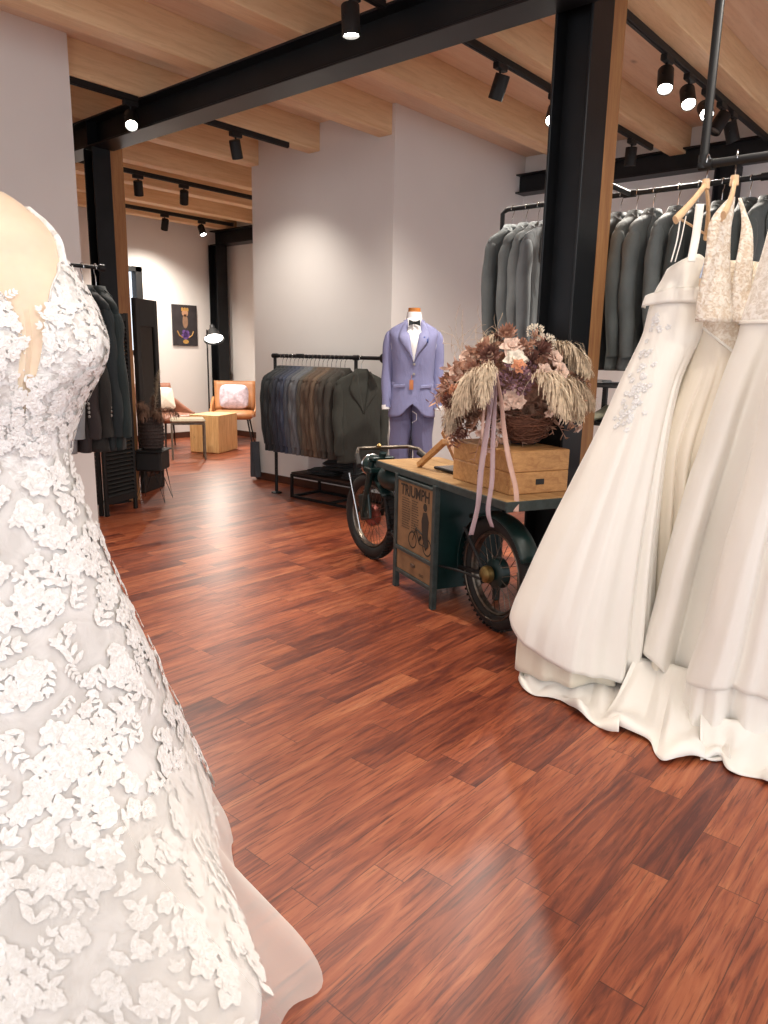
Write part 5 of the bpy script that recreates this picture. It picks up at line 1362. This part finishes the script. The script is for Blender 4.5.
# ---- second gown
D2 = 2.58
rows2 = [(262, 703, 754), (280, 700, 754), (300, 696, 753), (320, 694, 753), (335, 695, 751), (360, 688, 748), (385, 679, 744), (409, 669, 740), (452, 656, 728), (500, 653, 718), (560, 651, 708), (620, 648, 700), (690, 645, 695), (730, 643, 693)]
ry2 = [(0, .13, .0), (.3, .13, .0), (.8, .11, 0), (1.15, .09, 0), (1.4, .06, 0), (1.6, .04, 0)]
g2 = thing('wedding_gown', V((DX, hk2.y-.05, 0)), 'gown with lace halter V top and ivory skirt, second from left on the hanging rail', 'wedding dress')
zt2 = zy(262, 730, D2)
def top2(a): return zt2+.0-.14*math.exp(-((a-.30)/.30)**2) if abs(a) < 1.6 else zt2-.02
zl = zy(328, 697, D2); zv = zy(362, 728, D2)
def lowe(a): return lerp(zv, zl, min(1, abs(a-.35)/1.5)**.9)
hem2 = hemf([(-1.6, .12), (0, .06), (1.6, .06)])
mb, S2, _, tb2 = hang_gown('g2', '', rows2, D2, ry2, hem2, [(6, .018, .8), (9, .014, -.6), (14, .006, .5)], 'satin2', seed=9, grooves=((-.75, .05, .06), (-.35, .05, .07), (.1, .05, .08)))
mb.build('skirt', 'satin2', g2, autos=False, solid=.003)
m = MB(); m.grid(lambda i, j: S2(lerp(-1.7, 1.9, i), lerp(top2(lerp(-1.7, 1.9, i)), lowe(lerp(-1.7, 1.9, i)), j), .006), 60, 30); m.build('lace_bodice', 'lace2', g2, solid=.003)
def panel(rows, D, mat, par, nm, dsh=0):
    mb = MB(); tb = [(i/(len(rows)-1), *WH(a, y, D-dsh*i), *WH(b, y, D-dsh*i)) for i, (y, a, b) in enumerate(rows)]
    def fn(i, j):
        q = interp(tb, j); p, r = V(q[:3]), V(q[3:]); w = (r-p).length; return p.lerp(r, i)+OUT*(.16*w*math.sin(PI*i))
    mb.grid(fn, 8, 30); return mb.build(nm, mat, par, solid=.003)
panel([(197, 730, 735), (206, 721, 734), (216, 713, 733), (228, 708, 731), (250, 706, 730), (275, 702, 730), (300, 697, 731), (322, 695, 733)], 2.47, 'lace2', g2, 'halter_panel', .006)
panel([(198, 738, 741), (215, 741, 747), (230, 741, 752), (250, 738, 753), (272, 734, 752), (300, 731, 752), (322, 730, 751)], 2.48, 'lace2', g2, 'halter_panel', .006)
panel([(230, 746, 750), (260, 738, 750), (300, 728, 750), (340, 724, 748)], 2.54, 'lace2', g2, 'back_panel', 0)
m = MB(); m.tube([S2(lerp(-1.6, 1.8, i/40), lowe(lerp(-1.6, 1.8, i/40)), .010) for i in range(41)], .0045, 6); m.build('scalloped_edge', 'satin', g2)
# ---- third gown
D3 = 2.42
M['lace3'] = lace_mat('white_lace', 'f6f1ea', 'ddd3c6', 1.5, .4)
rows3 = [(225, 771, 806), (250, 764, 812), (280, 755, 818), (305, 746, 822), (321, 741, 822), (335, 738, 822), (350, 733, 820), (375, 723, 816), (414, 710, 808), (450, 699, 802), (480, 688, 798), (510, 679, 794), (540, 670, 790), (570, 662, 786), (600, 655, 782), (654, 641, 775), (700, 636, 770), (740, 634, 768)]
ry3 = [(0, .13, .0), (.3, .13, .0), (.8, .12, 0), (1.15, .10, 0), (1.3, .09, 0), (1.6, .06, 0)]
g3 = thing('wedding_gown', V((DX, .62, 0)), 'gown with white lace bodice and seamed waist, third from left on the hanging rail', 'wedding dress')
hem3 = hemf([(-1.6, zy(654, 641, D3)), (-1.15, zy(666, 652, D3-.08)), (-.7, zy(690, 672, D3-.14)), (0, zy(698, 700, D3-.2)), (1.6, zy(700, 760, D3))])
mb, S3, zt3, tb3 = hang_gown('g3', '', rows3, D3, ry3, hem3, [(5, .018, -1.1), (8, .014, -.8), (13, .006, .5)], 'satin', seed=15, grooves=((-.62, .14, .20), (.2, .05, .08)))
mb.build('skirt', 'satin', g3, autos=False, solid=.003)
m = MB(); zb3 = zy(321, 742, D3)
m.grid(lambda i, j: S3(lerp(-2.2, 2.2, i), lerp(zt3-.002, zb3-.004, j), .006), 50, 24); m.build('lace_bodice', 'lace3', g3, solid=.003)
m = MB(); m.grid(lambda i, j: S3(lerp(-PI, PI, i), zb3-.004+(j-.5)*.012, .010), 60, 3); m.build('waist_seam', 'satin', g3, solid=.002)
# ---- fourth gown
D4 = 2.20
rows4 = [(200, 815, 850), (260, 800, 865), (322, 788, 870), (350, 777, 872), (384, 766, 876), (462, 751, 885), (554, 724, 895), (598, 712, 900), (650, 697, 905), (685, 686, 908), (741, 680, 910), (790, 678, 912)]
ry4 = [(0, .19, .0), (.3, .18, .0), (.8, .15, 0), (1.15, .11, 0), (1.3, .09, 0), (1.6, .06, 0)]
g4 = thing('wedding_gown', V((DX, .45, 0)), 'white gown with a layered tulle hem, cut off by the right edge of the picture', 'wedding dress')
hem4 = hemf([(-1.6, zy(685, 686, D4)), (-.9, zy(694, 700, D4-.12)), (-.45, zy(706, 725, D4-.18)), (-.3, zy(718, 735, D4-.2)), (0, zy(712, 750, D4-.2)), (1.6, zy(700, 800, D4))])
mb, S4, zt4, tb4 = hang_gown('g4', '', rows4, D4, ry4, hem4, [(5, .018, .6), (9, .014, -.8), (15, .007, .5)], 'satin', seed=31, grooves=((-.85, .05, .07), (-.4, .05, .06), (0, .05, .08)))
mb.build('skirt', 'satin', g4, autos=False, solid=.003)
m = MB()
def ly(i, j):
    a = lerp(-PI, PI, i); z = lerp(hem4(a)+.10, zy(742, 690, D4-.1)+.008*math.sin(a*13), j); return S4(a, z, -.014+.016*math.sin(a*17)*j+.004*math.sin(a*41)*j)
m.grid(ly, 200, 12); m.build('under_layer', 'satin', g4, autos=False, solid=.003)
# ---- trains on the floor
tr1 = train([G(532, 664), G(521, 680), G(530, 696), G(562, 703), G(580, 718), G(600, 730), G(618, 738)], [tuple(S1(a, .05, -.10)) for a in (-1.5, -1.1, -.7, -.3, .1, .5, .9)], .05, .012, 120, 20, 5, .022)
tr1.build('train', 'satin', g1, autos=False, solid=.003)
tr2 = train([G(600, 722), G(615, 730), G(646, 743), G(655, 753), G(666, 765), G(696, 762), G(719, 761), G(730, 768)], [tuple(WH(630, 700, 2.44)), tuple(WH(655, 702, 2.42)), tuple(WH(672, 712, 2.38)), tuple(WH(690, 725, 2.34)), tuple(WH(715, 730, 2.30))], .15, .012, 120, 20, 9, .02, )
tr2.build('train', 'satin', g2, autos=False, solid=.003)
tr3 = train([G(700, 760), G(719, 761), G(727, 771), G(752, 779), G(768, 786), G(800, 792), G(850, 796)], [tuple(S4(a, .07, -.03)) for a in (-1.3, -1.0, -.7, -.4, -.1, .2, .5)], .09, .008, 120, 14, 13, .012)
tr3.build('train', 'satin', g4, autos=False, solid=.003)
m = MB(); m.grid(lambda i, j: S1(lerp(-1.45, 1.5, i), lerp(.36, .05, j), -.05+.014*math.sin(i*34)*j), 140, 12); m.build('inner_skirt', 'skirtlining', g1, autos=False, solid=.002)
m = MB(); m.grid(lambda i, j: S3(lerp(-1.45, 1.5, i), lerp(.36, .03, j), -.05+.014*math.sin(i*30)*j), 140, 12); m.build('inner_skirt', 'skirtlining', g3, autos=False, solid=.002)
# ================================================================ light and view
w = bpy.data.worlds.new('world'); bpy.context.scene.world = w; w.use_nodes = True
w.node_tree.nodes['Background'].inputs[0].default_value = (.92, .95, 1.0, 1); w.node_tree.nodes['Background'].inputs[1].default_value = 1.6
vs = bpy.context.scene.view_settings
vs.view_transform = 'Standard'; vs.look = 'None'; vs.gamma = 1; vs.use_curve_mapping = False; vs.exposure = 0.27
for o in list(bpy.data.objects):
    if o.parent is None and o.name.split('.')[0] in ('coat_hanger',) and 'category' not in o: o['category'] = 'hanger'
